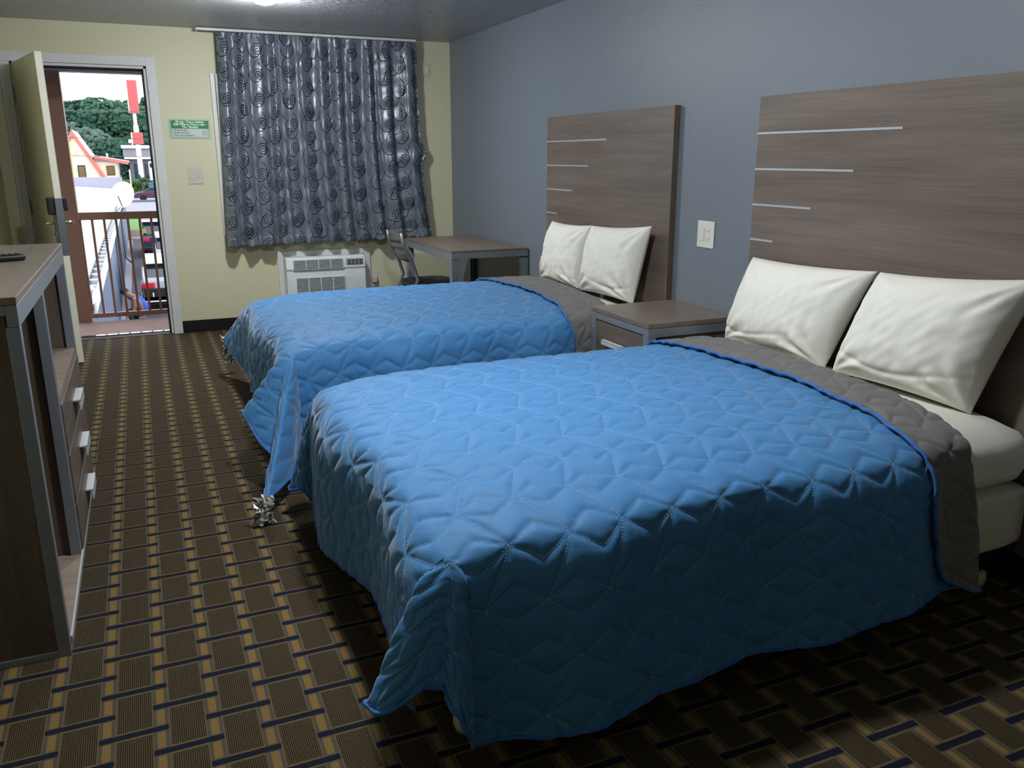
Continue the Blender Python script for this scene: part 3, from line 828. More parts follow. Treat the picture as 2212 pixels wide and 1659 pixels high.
    V[:, 2] = np.maximum(V[:, 2], .024)
    m.v = V.tolist(); m.f = [q_ for i in range(len(A)) for q_ in ((5 * i, 5 * i + 1, 5 * i + 4), (5 * i + 1, 5 * i + 2, 5 * i + 4), (5 * i + 2, 5 * i + 3, 5 * i + 4), (5 * i + 3, 5 * i, 5 * i + 4))]
    st = m.build('stitching', 'thread', qe, fix=False); tag(st, kind='stuff')
    return qe, P

def rounded_slab(x0, x1, y0, y1, z0, z1, r, bul=.0, n=10, seed=0, foot=0):
    """soft mattress like block as a closed mesh"""
    cx, cy, cz = (x0 + x1) / 2, (y0 + y1) / 2, (z0 + z1) / 2; hx, hy, hz = (x1 - x0) / 2, (y1 - y0) / 2, (z1 - z0) / 2
    bm = bmesh.new(); bmesh.ops.create_cube(bm, size=2)
    bmesh.ops.subdivide_edges(bm, edges=bm.edges[:], cuts=24, use_grid_fill=True)
    for v in bm.verts:
        p = Vector((v.co.x * hx, v.co.y * hy, v.co.z * hz)); q = Vector((max(-hx + r, min(hx - r, p.x)), max(-hy + r, min(hy - r, p.y)), max(-hz + min(r, hz * .95), min(hz - min(r, hz * .95), p.z))))
        # spread samples towards edges
        d = p - q
        if d.length > 1e-6: p = q + d.normalized() * min(r, hz * .95) if d.length > 0 else p
        p.z += .004 * math.sin(p.x * 9 + seed) * math.sin(p.y * 11 + 1)
        if foot: p.z -= (.055 * math.exp(-(p.x + hx) / .14) + .035 * math.exp(-(hy - abs(p.y)) / .12)) * (v.co.z + 1) / 2
        if bul: p.y += (bul * math.sin((v.co.z + 1) * PI / 2)) * v.co.y ** 5
        v.co = p + Vector((cx, cy, cz))
    me = bpy.data.meshes.new('slab'); bm.to_mesh(me); bm.free(); return me
def mesh_obj(me, name, mat, parent):
    o = bpy.data.objects.new(name, me); me.name = name; me.materials.append(MT[mat]); COL.objects.link(o)
    for p in me.polygons: p.use_smooth = True
    if parent is not None: o.parent = parent; o.matrix_parent_inverse = Matrix.Translation(-wl(parent))
    return o

def make_bed(yn, yf, label, seed):
    e = empty('bed', (-1.08, (yn + yf) / 2, 0), label, 'bed', 'double beds')
    x0, x1 = -2.085, -.045
    mesh_obj(rounded_slab(x0, x1, yn + .01, yf - .01, .385, .606, .085, .0, seed=seed, foot=1), 'mattress', 'sheet', e)
    mesh_obj(rounded_slab(x0 + .02, x1 + .002, yn + .015, yf - .015, .165, .385, .03, .0, seed=seed), 'box_spring', 'boxspring', e)
    m = MB().box(x0 + .02, x1, yn + .04, yn + .075, .13, .164).box(x0 + .02, x1, yf - .075, yf - .04, .13, .164).box(x0 + .02, x0 + .055, yn + .04, yf - .04, .13, .164).box(-.12, -.085, yn + .04, yf - .04, .13, .164)
    part(m, 'bed_frame', 'black', e)
    for x in (x0 + .04, -.14):
        for y in (yn + .10, (yn + yf) / 2, yf - .10):
            lg = part(MB().tube([(x, y, .13), (x, y, .05)], .016, 10), 'leg', 'black', e)
            part(MB().lathe([(.02, .055), (.034, .05), (.036, .02), (.03, 0)], (x, y, 0), 16), 'floor_glide', 'ivory_dim', lg, smooth=True)
    return e

NEAR = (-5.850, -4.310); FAR = (-3.605, -2.085)
make_bed(*NEAR, 'nearer double bed with white mattress under a blue quilt', 1)
make_bed(*FAR, 'farther double bed by the nightstand under a blue quilt', 2)

# corner tables: angle, out beyond the foot, out beyond the side, drop (at the hem)
cn = [(0, 0, 0, 0), (12, .155, -.02, .32), (26, .225, .0, .325), (38, .215, .055, .32), (48, .13, .075, .29), (54, .06, .08, .275), (62, .05, .115, .32), (72, .03, .125, .38), (82, .012, .115, .43), (90, 0, 0, 0)]
cf = [(0, 0, 0, 0), (20, .10, .02, .40), (45, .14, .12, .44), (70, .04, .12, .42), (90, 0, 0, 0)]
Dn = Drape(NEAR[0], NEAR[1] - NEAR[0], -2.10, .632, .50, .57, cn, cf,
           ([0, .35, .55, .9, 1.25, 1.54], [.17, .195, .18, .13, .075, .085]), ([.45, .63, 1.0, 1.38, 1.9, 2.12], [.13, .125, .115, .095, .065, .09]), 1.3)
make_quilt(Dn, .20, 0, .56, .44, .0056, 'blue quilt with grey folded edge spread over the nearer bed', 11)
cn2 = [(0, 0, 0, 0), (14, .17, -.02, .30), (28, .25, .02, .24), (38, .22, .17, .31), (48, .17, .32, .40), (56, .22, .50, .45), (66, .24, .60, .46), (76, .10, .36, .46), (90, 0, 0, 0)]
cf2 = [(0, 0, 0, 0), (16, .08, .05, .40), (36, .14, .30, .34), (52, .16, .46, .29), (66, .08, .26, .38), (90, 0, 0, 0)]
Df = Drape(FAR[0], FAR[1] - FAR[0], -2.10, .632, .50, .57, cn2, cf2,
           ([0, .3, .6, 1.0, 1.3, 1.54], [.24, .26, .22, .13, .11, .12]), ([.45, 1.0, 1.5, 2.12], [.13, .12, .10, .08]), 2.9, True)
qf, Pf = make_quilt(Df, .20, 0, .52, .42, .0078, 'blue quilt with grey folded edge spread over the farther bed', 23)

# crumpled foil tags under the far quilt's corners
def crumple(c, w, h, seed, ang):
    r = np.random.RandomState(seed); n, k = 14, 20
    a = np.linspace(-.5, .5, n)[:, None]; b = np.linspace(0, 1, k)[None, :]
    x = a * w * (1 - .25 * np.sin(b * 3)) + .006 * r.randn(n, k); y = .02 * np.sin(a * 9 + b * 7) + .007 * r.randn(n, k); z = -b * h + .006 * r.randn(n, k)
    ca, sa = math.cos(ang), math.sin(ang)
    return np.stack([c[0] + x * ca - y * sa, c[1] + x * sa + y * ca, np.maximum(c[2] + z + 0 * x, .012)], -1)
for c, w_, h_, sd, an in (((-2.36, -4.26, .125), .085, .115, 4, .3), ((-2.235, -1.62, .27), .085, .19, 5, .2)):
    o = MB().grid(crumple(c, w_, h_, sd, an)).build('foil_tag', 'foil', None, smooth=False)
    o.modifiers.new('t', 'SOLIDIFY').thickness = .004
    o.parent = qf; o.matrix_parent_inverse = Matrix.Translation(-wl(qf))
    tag(o, 'crumpled silver tag')

# ---------------------------------------------------------------- pillows
def pillow(bl, br, tl, tr_, thick, label, seed, mat='pillow'):
    """four 3D corners; thickness bulges to the room side and the headboard side"""
    n = 72; u = np.linspace(-1, 1, n)[:, None]; v = np.linspace(-1, 1, n)[None, :]
    bl, br, tl, tr_ = map(np.array, (bl, br, tl, tr_))
    pin = .055
    uu_ = u * (1 - pin * (1 - v ** 2) ** 1.0 * np.abs(u) ** 3); vv_ = v * (1 - pin * (1 - u ** 2) * np.abs(v) ** 3)
    a = (uu_ + 1) / 2; b = (vv_ + 1) / 2
    base = (bl[None, None] * ((1 - a) * (1 - b))[..., None] + br * (a * (1 - b))[..., None] + tl * ((1 - a) * b)[..., None] + tr_ * (a * b)[..., None])
    nr = np.cross(br - bl, tl - bl); nr = nr / np.linalg.norm(nr)
    if nr[0] > 0: nr = -nr
    t = thick * ((1 - np.abs(u) ** 2.6) * (1 - np.abs(v) ** 2.6)) ** .48 
    wr = .0045 * sm_noise(a * .7, b * .5, seed, 38) + .003 * sm_noise(a * .7, b * .5, seed + 3, 80)
    # radial creases from the corners
    for (cu_, cv_, am) in ((-1, -1, 1.0), (1, -1, 1.3), (1, 1, .6), (-1, 1, .5)):
        dx, dy = u - cu_, v - cv_; r_ = np.hypot(dx, dy); th_ = np.arctan2(dy, dx)
        wr = wr + am * .0085 * np.sin(th_ * 13 + seed) * np.exp(-((r_ - .45) / .33) ** 2)
    wr = wr - .010 * np.exp(-((v + .62 + .10 * np.sin(u * 3 + seed)) / .05) ** 2) * (.5 + .5 * np.sin(u * 2 + seed))
    edge = (1 - np.abs(u) ** 8) * (1 - np.abs(v) ** 8)
    F_ = base + nr * ((t * .60) + wr * edge + .002)[..., None]; Bk = base - nr * (t * .40 + .002)[..., None]
    Bk[..., 0] = np.minimum(Bk[..., 0], -.040); F_[..., 0] = np.minimum(F_[..., 0], -.043)
    m = MB(); m.grid(F_); nn = n * n; m.v += Bk.reshape(-1, 3).tolist()
    m.f += [(nn + i * n + j, nn + i * n + j + 1, nn + (i + 1) * n + j + 1, nn + (i + 1) * n + j) for i in range(n - 1) for j in range(n - 1)]
    ring = [i * n for i in range(n)] + [(n - 1) * n + j for j in range(1, n)] + [i * n + n - 1 for i in range(n - 2, -1, -1)] + [j for j in range(n - 2, 0, -1)]
    m.f += [(ring[i], ring[(i + 1) % len(ring)], ring[(i + 1) % len(ring)] + nn, ring[i] + nn) for i in range(len(ring))]
    o = m.build('pillow', mat, None, smooth=True)
    return tag(o, label, 'pillow', 'white bed pillows')
# (left side is the far side, +y)
pillow((-.175, -4.34, .600), (-.185, -5.00, .612), (-.10, -4.41, 1.00), (-.095, -5.13, 1.02), .20, 'white pillow on the nearer bed, the one closer to the nightstand', 3)
pillow((-.18, -5.04, .606), (-.165, -5.66, .600), (-.10, -5.15, 1.02), (-.09, -5.79, 1.075), .22, 'large white pillow at the right edge of the nearer bed', 8)
pillow((-.14, -2.22, .625), (-.15, -2.80, .628), (-.10, -2.31, 1.025), (-.095, -2.86, 1.035), .15, 'white pillow on the farther bed, the one closer to the desk', 5)
pillow((-.16, -2.84, .628), (-.15, -3.46, .632), (-.10, -2.87, 1.035), (-.10, -3.545, 1.08), .16, 'white pillow on the farther bed, the one closer to the nightstand', 13)

#OUT-BEGIN
# ---------------------------------------------------------------- balcony
struct(B(-8, 2.5, .15, .955, -.16, -.02), 'balcony_floor', 'concrete_brown', 'reddish brown painted balcony walkway')
struct(MB().box(-8, 2.5, .15, 1.12, 2.26, 2.40), 'balcony_ceiling', 'soffit')
struct(B(-8, 2.5, .98, 1.12, 2.165, 2.26), 'trim_3', 'soffit')
struct(MB().box(-8, XL - .15, 0, .15, -2.9, H).box(0.15, 2.5, 0, .15, -2.9, H).box(XL - .15, .15, 0, .15, -2.9, -.12), 'wall_outside', 'siding')
rl = empty('balcony_railing', (-2.8, 1.0, -.02), 'brown metal balcony railing with thin upright bars outside the open door', 'railing')
part(B(-3.20, -.4, .975, 1.035, .905, .972), 'top_rail', 'rail', rl, bevel=.004)
part(B(-3.20, -.4, .985, 1.025, .012, .052), 'bottom_rail', 'rail', rl, bevel=.003)
for i in range(28):
    x = -3.1975 + .0985 * i
    part(B(x - .0105, x + .0105, .993, 1.012, .052, .905), 'baluster', 'rail', rl)
for x in (-1.85, -.43): part(B(x, x + .03, .985, 1.025, -.1, .012), 'rail_foot', 'rail', rl)
pc = tag(B(-3.335, -3.205, .975, 1.11, -2.9, 2.165).build('balcony_post', 'rail', None, bevel=.004), 'thick brown square post at the left end of the balcony railing', 'post')

# ---------------------------------------------------------------- ground
struct(B(-3.3, 30, .2, 42.5, -3.0, -2.9), 'parking_lot', 'asphalt', 'grey asphalt parking lot')
struct(B(-60, -3.3, -2, 42.5, -3.0, -2.90), 'ground', 'walk')
struct(B(-3.49, -3.25, 2, 42, -2.9, -2.80), 'sidewalk', 'walk', 'pale concrete walk along the low building')
struct(B(-3.3, 30, 42.5, 43.3, -3, -2.78), 'curb', 'walk', 'pale kerb at the end of the parking lot')
struct(B(-60, 30, 43.3, 49.2, -3, -2.84), 'mulch_bed', 'mulch')
struct(B(-60, 30, 49.2, 61.5, -3, -2.86), 'lawn', 'grass', 'strip of green lawn')
struct(B(-60, 60, 61.5, 86.5, -3, -2.9), 'street', 'street', 'pale wide street')
struct(B(-60, 60, 86.5, 87.2, -3, -2.70), 'trim_4', 'gutter')
struct(B(-80, 80, 87.2, 230, -3, -2.88), 'far_lot', 'street')
for y in (20.0, 21.9, 24.1, 26.6, 29.4, 32.6):
    tag(B(-2.85, -2.2, y, y + .12, -2.9, -2.895).build('parking_line', 'paint_line'), 'white painted parking line on the asphalt beside the low building', 'line', 'parking lines')

# ---------------------------------------------------------------- low wing below
lb = empty('low_building', (-8, 25, -2.9), 'long low building with white ribbed roof and blue grey siding below the balcony', 'building')
m = MB(); xg = -3.57
m.prism([(xg, -.50), (xg, -.40), (-9.5, .10), (-16, .10), (-16, -.5)], 4.6, 50, 'y')
part(m, 'roof', 'roof_white', lb)
part(B(-16, xg + .05, 49.6, 50, -.5, .32), 'parapet', 'soffit', lb)
part(B(-15.9, -3.50, 5.0, 49.5, -2.9, -.55), 'wall', 'siding', lb)
g_ = part(B(xg, -3.42, 5.0, 49.6, -.56, -.50).box(-3.42, -3.405, 5.0, 49.6, -.56, -.42).box(xg, xg + .01, 5.0, 49.6, -.5, -.42), 'gutter', 'gutter', lb)
m = MB()
for i in range(58): m.box(xg + .01, -3.42, 5.2 + i * .75, 5.27 + i * .75, -.47, -.45)
tag(part(m, 'gutter_strap', 'white_metal', g_), kind='stuff')
part(B(-3.404, -3.375, 5.0, 49.6, -.60, -.41), 'fascia', 'white_metal', lb)
for y in (20.0, 30.0): part(MB().tube([(-3.44, y, -.6), (-3.44, y, -2.5), (-3.2, y, -2.74)], .035, 8), 'downpipe', 'siding', lb, smooth=True)

def dish(c, r, d, label, arm):
    d = Vector(d).normalized(); q = d.to_track_quat('Z', 'Y').to_matrix().to_4x4()
    e = empty('satellite_dish', c, label, 'satellite dish')
    pr_ = [(max(.002, r * k / 8), .28 * r * (k / 8) ** 2) for k in range(9)]
    m = MB().lathe(pr_ + [(r, .28 * r - .012)] + [(max(.002, r * k / 8), .28 * r * (k / 8) ** 2 - .014) for k in range(7, -1, -1)], c, 28, sx=.86, M=q)
    part(m, 'reflector', 'white_metal', e, smooth=True)
    b0 = Vector(c) + q @ Vector((0, -r * 1.0, .05)); tip = Vector(c) + q @ Vector((0, -r * .25, r * 1.05))
    part(MB().tube([b0, tip], r * .045, 8), 'feed_arm', 'wire', e)
    part(MB().tube([tip - d * .05, tip + d * .10], r * .13, 10), 'feed_horn', 'white_metal', e, smooth=True)
    base = Vector(arm)
    part(MB().tube([Vector(c) - d * .02, Vector(c) - d * .10 - Vector((0, 0, r * .4)), base], r * .06, 8), 'mast', 'gutter', e, smooth=True)
    part(MB().tube([Vector(c) - d * .10 - Vector((0, 0, r * .5)), base + Vector((-.22, .1, 0))], r * .03, 8), 'strut', 'gutter', e)
    part(MB().box(base.x - .25, base.x + .08, base.y - .1, base.y + .15, base.z - .03, base.z), 'mount_plate', 'gutter', e)
    return e
dish((-3.14, 24, .22), .45, (-.45, -1.0, .38), 'large white satellite dish on the edge of the low roof', (-3.36, 24.1, -.40))
dish((-3.43, 4.75, -.33), .14, (.25, -1, .8), 'small white dish with cables at the near end of the low roof', (-3.50, 5.02, -.50))

# ---------------------------------------------------------------- cars
def car(x0, y0, w, L, h, label, colr, glass='glass_dark', bands=None, trunk=True, cat='car', zg=-2.9):
    """rear towards -y"""
    e = empty('car', (x0 + w / 2, y0 + L / 2, zg), label, cat)
    mt = flat('paint ' + label[:14], colr, .25, .6)
    if trunk: pf = [(0, .32), (.02, .82), (.12, .98), (L * .18, 1.02), (L * .30, 1.04), (L * .72, .98), (L * .95, .85), (L, .6), (L, .3)]
    else: pf = [(0, .32), (.02, .95), (.10, 1.05), (L * .30, 1.06), (L * .72, 1.0), (L * .95, .88), (L, .6), (L, .3)]
    m = MB().prism([(y0 + a, zg + b) for a, b in pf], x0 + .03, x0 + w - .03, 'x')
    part(m, 'body', mt, e, bevel=.06, seg=3)
    if trunk: cb = [(L * .16, 1.02), (L * .30, h), (L * .55, h), (L * .72, 1.0)]
    else: cb = [(.08, 1.05), (.30, h), (L * .60, h), (L * .74, 1.0)]
    part(MB().prism([(y0 + a, zg + b - .04) for a, b in cb], x0 + .12, x0 + w - .12, 'x'), 'cabin_glass', glass, e, bevel=.05)
    a, b = cb[1], cb[2]
    part(MB().box(x0 + .13, x0 + w - .13, y0 + a[0] - .05, y0 + b[0] + .08, zg + h - .07, zg + h), 'car_roof', mt, e, bevel=.03)
    if not trunk: part(B(x0 + .15, x0 + w - .15, y0 + a[0] - .22, y0 + a[0] - .03, zg + h - .05, zg + h - .01), 'spoiler', mt, e, bevel=.02)
    for sx in (0, 1):
        for yy_ in (L * .18, L * .80):
            xc = x0 + .10 if sx == 0 else x0 + w - .10
            wh = part(MB().lathe([(.001, -.1), (.30, -.1), (.33, -.06), (.33, .06), (.30, .1), (.001, .1)], (xc, y0 + yy_, zg + .33), 20, M=Matrix.Rotation(PI / 2, 4, 'Y')), 'wheel', 'tyre', e, smooth=False)
            part(MB().lathe([(.001, -.012), (.19, -.012), (.19, .012), (.001, .012)], (x0 - .005 if sx == 0 else x0 + w + .005, y0 + yy_, zg + .33), 14, M=Matrix.Rotation(PI / 2, 4, 'Y')), 'hubcap', 'steel', wh)
        xa = x0 + .02 if sx == 0 else x0 + w - .36
        part(B(xa, xa + .34, y0 - .02, y0 + .12, zg + .74, zg + .90), 'tail_light', 'red_lens', e, bevel=.02)
    part(B(x0 + .05, x0 + w - .05, y0 - .06, y0 + .08, zg + .34, zg + .52), 'bumper', bands or mt, e, bevel=.03)
    return e
c1 = car(-2.90, 18.3, 1.80, 4.4, 1.46, 'white car with dark navy rear nearest the balcony in the parking lot', (.36, .385, .42), bands=flat('navy bumper', (.02, .03, .08), .4), trunk=False)
part(B(-2.84, -1.16, 18.24, 18.31, -2.52, -2.16), 'rear_trim', 'black', c1, bevel=.02)
part(B(-2.84, -1.16, 18.20, 18.31, -2.545, -2.515), 'chrome_ledge', 'white_metal', c1)
part(B(-2.62, -2.585, 18.235, 18.24, -2.40, -2.28), 'badge', 'white_metal', c1)
car(-2.42, 26.4, 1.80, 4.3, 1.50, 'white hatchback parked in the middle of the row of cars', (.36, .39, .42), trunk=False)
c3 = car(-2.82, 33.2, 1.85, 4.5, 1.70, 'dark blue car with yellow window sticker farthest in the row', (.012, .022, .07), trunk=False, bands='black')
part(B(-2.80, -2.56, 33.17, 33.24, -1.78, -1.60), 'sticker', flat('yellow sticker', (.36, .34, .05), .4), c3)
part(B(-2.70, -1.1, 33.1, 33.6, -1.30, -1.22), 'pale_spoiler', 'white_metal', c3, bevel=.02)
def side_car(x0, y0, label, colr, z=-2.9, L=4.6):
    e = empty('car', (x0 + L / 2, y0 + .9, z), label, 'car'); mt = flat('paint ' + label[:12], colr, .25, .6)
    pf = [(0, .35), (.02, .75), (.4, .92), (1.3, 1.0), (3.6, 1.0), (4.5, .85), (4.6, .6), (4.6, .35)]
    part(MB().prism([(x0 + a, z + b) for a, b in pf], y0 + .03, y0 + 1.77, 'y'), 'body', mt, e, bevel=.06)
    part(MB().prism([(x0 + a, z + b) for a, b in ((.9, .98), (1.6, 1.42), (3.0, 1.42), (3.9, .98))], y0 + .15, y0 + 1.65, 'y'), 'cabin_glass', 'glass_dark', e, bevel=.04)
    part(B(x0 + 1.55, x0 + 3.05, y0 + .16, y0 + 1.64, z + 1.38, z + 1.45), 'car_roof', mt, e, bevel=.02)
    for yy_ in (y0 + .08, y0 + 1.70):
        for xx_ in (x0 + .85, x0 + 3.75):
            part(MB().lathe([(.001, -.1), (.33, -.1), (.33, .1), (.001, .1)], (xx_, yy_, z + .33), 18, M=Matrix.Rotation(PI / 2, 4, 'X')), 'wheel', 'tyre', e)
    return e
side_car(-3.15, 87.9, 'maroon car passing on the far side of the street', (.055, .012, .035))
side_car(-1.6, 99.5, 'bright blue car parked beyond the palm shrub', (.05, .15, .28), z=-2.2)

# ---------------------------------------------------------------- person
pe = empty('person', (-3.05, 16.5, -2.9), 'person in a blue sleeveless top crouching beside the low building', 'person')
def skin(name, pts, edges, rad, mat, parent, root=0, sub=2):
    me = bpy.data.meshes.new(name); me.from_pydata(pts, edges, []); o = bpy.data.objects.new(name, me); COL.objects.link(o)
    me.materials.append(MT[mat])
    md = o.modifiers.new('skin', 'SKIN'); 
    for i, r in enumerate(rad):
        v = me.skin_vertices[0].data[i]; v.radius = (r, r) if not isinstance(r, tuple) else r; v.use_root = (i == root)
    s = o.modifiers.new('sub', 'SUBSURF'); s.levels = sub; s.render_levels = sub; md.use_smooth_shade = True
    o.parent = parent; o.matrix_parent_inverse = Matrix.Translation(-wl(parent)); return o
px_, py_, zg = -2.98, 16.5, -2.9
bp = [(-2.97, py_, -2.50), (-3.02, py_, -2.33), (-3.10, py_, -2.19), (-3.17, py_, -2.12), (-3.23, py_, -2.07), (-3.31, py_, -2.01), (-3.37, py_, -1.975),
      (-3.13, py_ - .19, -2.17), (-3.16, py_ - .22, -2.40), (-3.30, py_ - .20, -2.58),
      (-3.13, py_ + .19, -2.17), (-3.16, py_ + .22, -2.40), (-3.30, py_ + .20, -2.58),
      (-3.00, py_ - .11, -2.56), (-3.32, py_ - .16, -2.48), (-3.22, py_ - .15, -2.84), (-3.36, py_ - .15, -2.87),
      (-3.00, py_ + .11, -2.56), (-3.32, py_ + .16, -2.48), (-3.22, py_ + .15, -2.84), (-3.36, py_ + .15, -2.87)]
be = [(0, 1), (1, 2), (2, 3), (3, 4), (4, 5), (5, 6), (2, 7), (7, 8), (8, 9), (2, 10), (10, 11), (11, 12), (0, 13), (13, 14), (14, 15), (15, 16), (0, 17), (17, 18), (18, 19), (19, 20)]
br = [.16, .17, .18, .11, .07, .10, .10, .075, .055, .038, .075, .055, .038, .095, .068, .042, .04, .095, .068, .042, .04]
skin('body', bp, be, br, 'skin', pe)
for s_ in (-1, 1):
    for k in range(5):
        a0 = Vector((-3.30, py_ + s_ * .20, -2.58)); dd = Vector((-.09 - .01 * (k == 2), s_ * (-.03 + .015 * k), -.05 - .008 * k)) if k < 4 else Vector((-.045, -s_ * .05, -.03))
        part(MB().tube([a0, a0 + dd * .6, a0 + dd + Vector((0, 0, -.02))], [.012, .010, .007], 6), 'finger', 'skin', pe, smooth=True)
skin('sleeveless_top', [(-2.955, py_, -2.56), (-2.98, py_, -2.36), (-3.05, py_, -2.20), (-3.13, py_ - .10, -2.11), (-3.13, py_ + .10, -2.11)], [(0, 1), (1, 2), (2, 3), (2, 4)], [.20, .21, .215, .10, .10], 'shirt', pe)
skin('trousers', [(-2.975, py_, -2.58), (-3.30, py_ - .16, -2.49), (-3.22, py_ - .15, -2.78), (-3.30, py_ + .16, -2.49), (-3.22, py_ + .15, -2.78)], [(0, 1), (1, 2), (0, 3), (3, 4)], [.165, .088, .062, .088, .062], 'pants', pe)
m = MB().lathe([(.001, .105), (.05, .095), (.085, .06), (.098, .01), (.092, -.03), (.06, -.05)], (-3.355, py_, -1.955), 20, sx=1.1, sy=.92, M=Matrix.Rotation(-.2, 4, 'Y'))
part(m, 'hair', 'hair', pe, smooth=True)
part(MB().box(-3.46, -3.44, py_ - .012, py_ + .012, -2.02, -1.985), 'nose', 'skin', pe, bevel=.006)
for s_ in (-1, 1):
    part(MB().lathe([(.001, .012), (.02, .006), (.022, -.006), (.001, -.012)], (-3.335, py_ + s_ * .085, -1.99), 10, M=Matrix.Rotation(PI / 2, 4, 'X')), 'ear', 'skin', pe, smooth=True)
pe.location.x += .05
tag(MB().box(-3.10, -2.86, 16.34, 16.66, -2.9, -2.68).build('crate', 'black', None, bevel=.01), 'dark low crate the crouching person sits on', 'crate')

# ---------------------------------------------------------------- restaurant with steep red roof
rs_ = empty('restaurant', (-7.5, 113, -2.9), 'cream restaurant with steep red trimmed A shaped roof across the street', 'restaurant')
yf, yb_ = 110.0, 122.0; ax_, az = -9.33, 4.75; sl = (4.75 - (-1.18)) / (9.33 - 6.1)      # slope of the right leg
def leg_x(z): return ax_ + (az - z) / sl
part(MB().prism([(ax_, az - .7), (leg_x(-2.9) - .35, -2.9), (2 * ax_ - leg_x(-2.9) + .35, -2.9)], yf + .1, yf + .4, 'y'), 'gable_wall', 'cream', rs_)
m = MB().prism([(ax_, az), (leg_x(-2.9) + .1, -2.9), (leg_x(-2.9) - .45, -2.9), (ax_, az - .75)], yf - .15, yf + .12, 'y')
m.prism([(ax_, az), (ax_, az - .75), (2 * ax_ - leg_x(-2.9) + .45, -2.9), (2 * ax_ - leg_x(-2.9) - .1, -2.9)], yf - .15, yf + .12, 'y')
part(m, 'red_gable_trim', 'red_trim', rs_)
part(MB().prism([(ax_, az + .02), (ax_ + .0, az - .12), (leg_x(1.5), 1.5 - .12), (leg_x(1.5) + .12, 1.5)], yf + .12, yb_, 'y'), 'steep_roof', 'white_metal', rs_)
part(MB().prism([(ax_, az + .02), (ax_, az - .12), (2 * ax_ - leg_x(-2), -2.1), (2 * ax_ - leg_x(-2) - .12, -2)], yf + .12, yb_, 'y'), 'steep_roof', 'white_metal', rs_)
part(MB().prism([(-7.4, 1.72), (-3.45, 1.02), (-3.45, .62), (-7.2, 1.40)], yf - .3, yf + .1, 'y'), 'eave_band', 'red_trim', rs_)
part(MB().prism([(-7.4, 1.74), (-3.40, 1.06), (-3.40, .90), (-7.3, 1.55)], yf + .1, yb_, 'y'), 'wing_roof', 'white_metal', rs_)
part(MB().prism([(-8.2, -2.9), (-4.72, -2.9), (-4.72, 1.0), (-7.2, 1.40)], yf + .45, yb_ - .5, 'y'), 'wing_wall', 'pinkish', rs_)
part(MB().box(-7.15, -4.75, yf + .40, yf + .45, -1.2, .95), 'warm_wall_panel', 'cream', rs_)
wf = part(B(-6.03, -5.10, yf + .30, yf + .42, -.65, .50), 'window_frame', 'black', rs_)
part(B(-5.97, -5.16, yf + .27, yf + .30, -.57, .42), 'window_pane', 'glass_warm', wf)
wf = part(B(-9.22, -8.35, yf + .02, yf + .11, -2.9, .58), 'entrance_opening', 'black', rs_)
part(B(-9.12, -8.45, yf - .0, yf + .02, -2.8, .45), 'entrance_glass', 'glass_warm', wf)
part(B(-9.33, -8.96, yf + .05, yf + .11, 1.77, 2.45), 'small_window', 'pinkish', rs_)
part(B(-9.98, -9.68, yf - .05, yf + .10, -2.9, 3.5), 'lit_corner', 'yellow_lit', rs_)
part(B(-5.9, -5.7, yf + 1, yf + 1.4, 1.3, 2.0), 'roof_vent', 'white_metal', rs_)

# ---------------------------------------------------------------- pylon sign
ps = empty('pylon_sign', (-2.2, 105, -2.9), 'tall white pole sign with two blank red boxes', 'sign')
part(B(-2.43, -1.87, 104.8, 105.3, -2.9, 3.2).box(-2.43, -1.87, 104.8, 105.3, 4.1, 5.2).box(-2.34, -1.96, 104.85, 105.25, 5.2, 6.7), 'pole', 'white_metal', ps)
part(B(-2.63, -1.57, 104.6, 105.5, 6.55, 10.25), 'upper_box', 'red_paint', ps, bevel=.04)
part(B(-2.74, -2.632, 104.7, 105.5, 6.60, 10.2), 'box_side', 'white_metal', ps)
part(B(-2.66, -1.50, 104.6, 105.5, 3.0, 4.37), 'lower_box', 'red_paint', ps, bevel=.04)
part(B(-2.80, -2.662, 104.7, 105.5, 2.95, 4.37), 'box_side', 'white_metal', ps)
part(B(-3.15, -2.80, 104.9, 105.3, 3.15, 3.55), 'side_box', 'white_metal', ps, bevel=.05)

# ---------------------------------------------------------------- shop building on the right
sb = empty('shop_building', (1, 138, -2.9), 'low shop building with grey roof and white fascia behind the pole sign', 'building')
part(B(-4.4, 8, 135, 145, 2.84, 3.29), 'roof_cap', 'white_metal', sb)
part(MB().prism([(134.9, 1.55), (135.3, 2.84), (145, 2.84), (145, 1.55)], -4.2, 8, 'x'), 'mansard', 'roof_grey', sb)
part(B(-4.1, 8, 134.8, 136, 1.27, 1.55), 'fascia', 'white_metal', sb)
part(B(-3.5, 8, 135.5, 144, -2.9, 1.27), 'storefront', 'brick_far', sb)
for i in range(5): part(B(-2.9 + i * 1.5, -2.0 + i * 1.5, 135.42, 135.5, -1.6, .6), 'shop_window', 'glass_dark', sb)
vn = empty('van', (.2, 118, -2.9), 'white van parked in front of the shop building', 'van')
part(B(-1.05, 1.2, 117, 121, -1.6, 1.0), 'body', 'white_metal', vn, bevel=.2)
part(B(-.95, 1.1, 116.93, 117.0, .2, .75), 'rear_glass', 'glass_dark', vn)
part(B(-.9, -.6, 117.2, 118, -2.88, -1.6).box(.7, 1.0, 117.2, 118, -2.88, -1.6), 'wheel', 'tyre', vn)

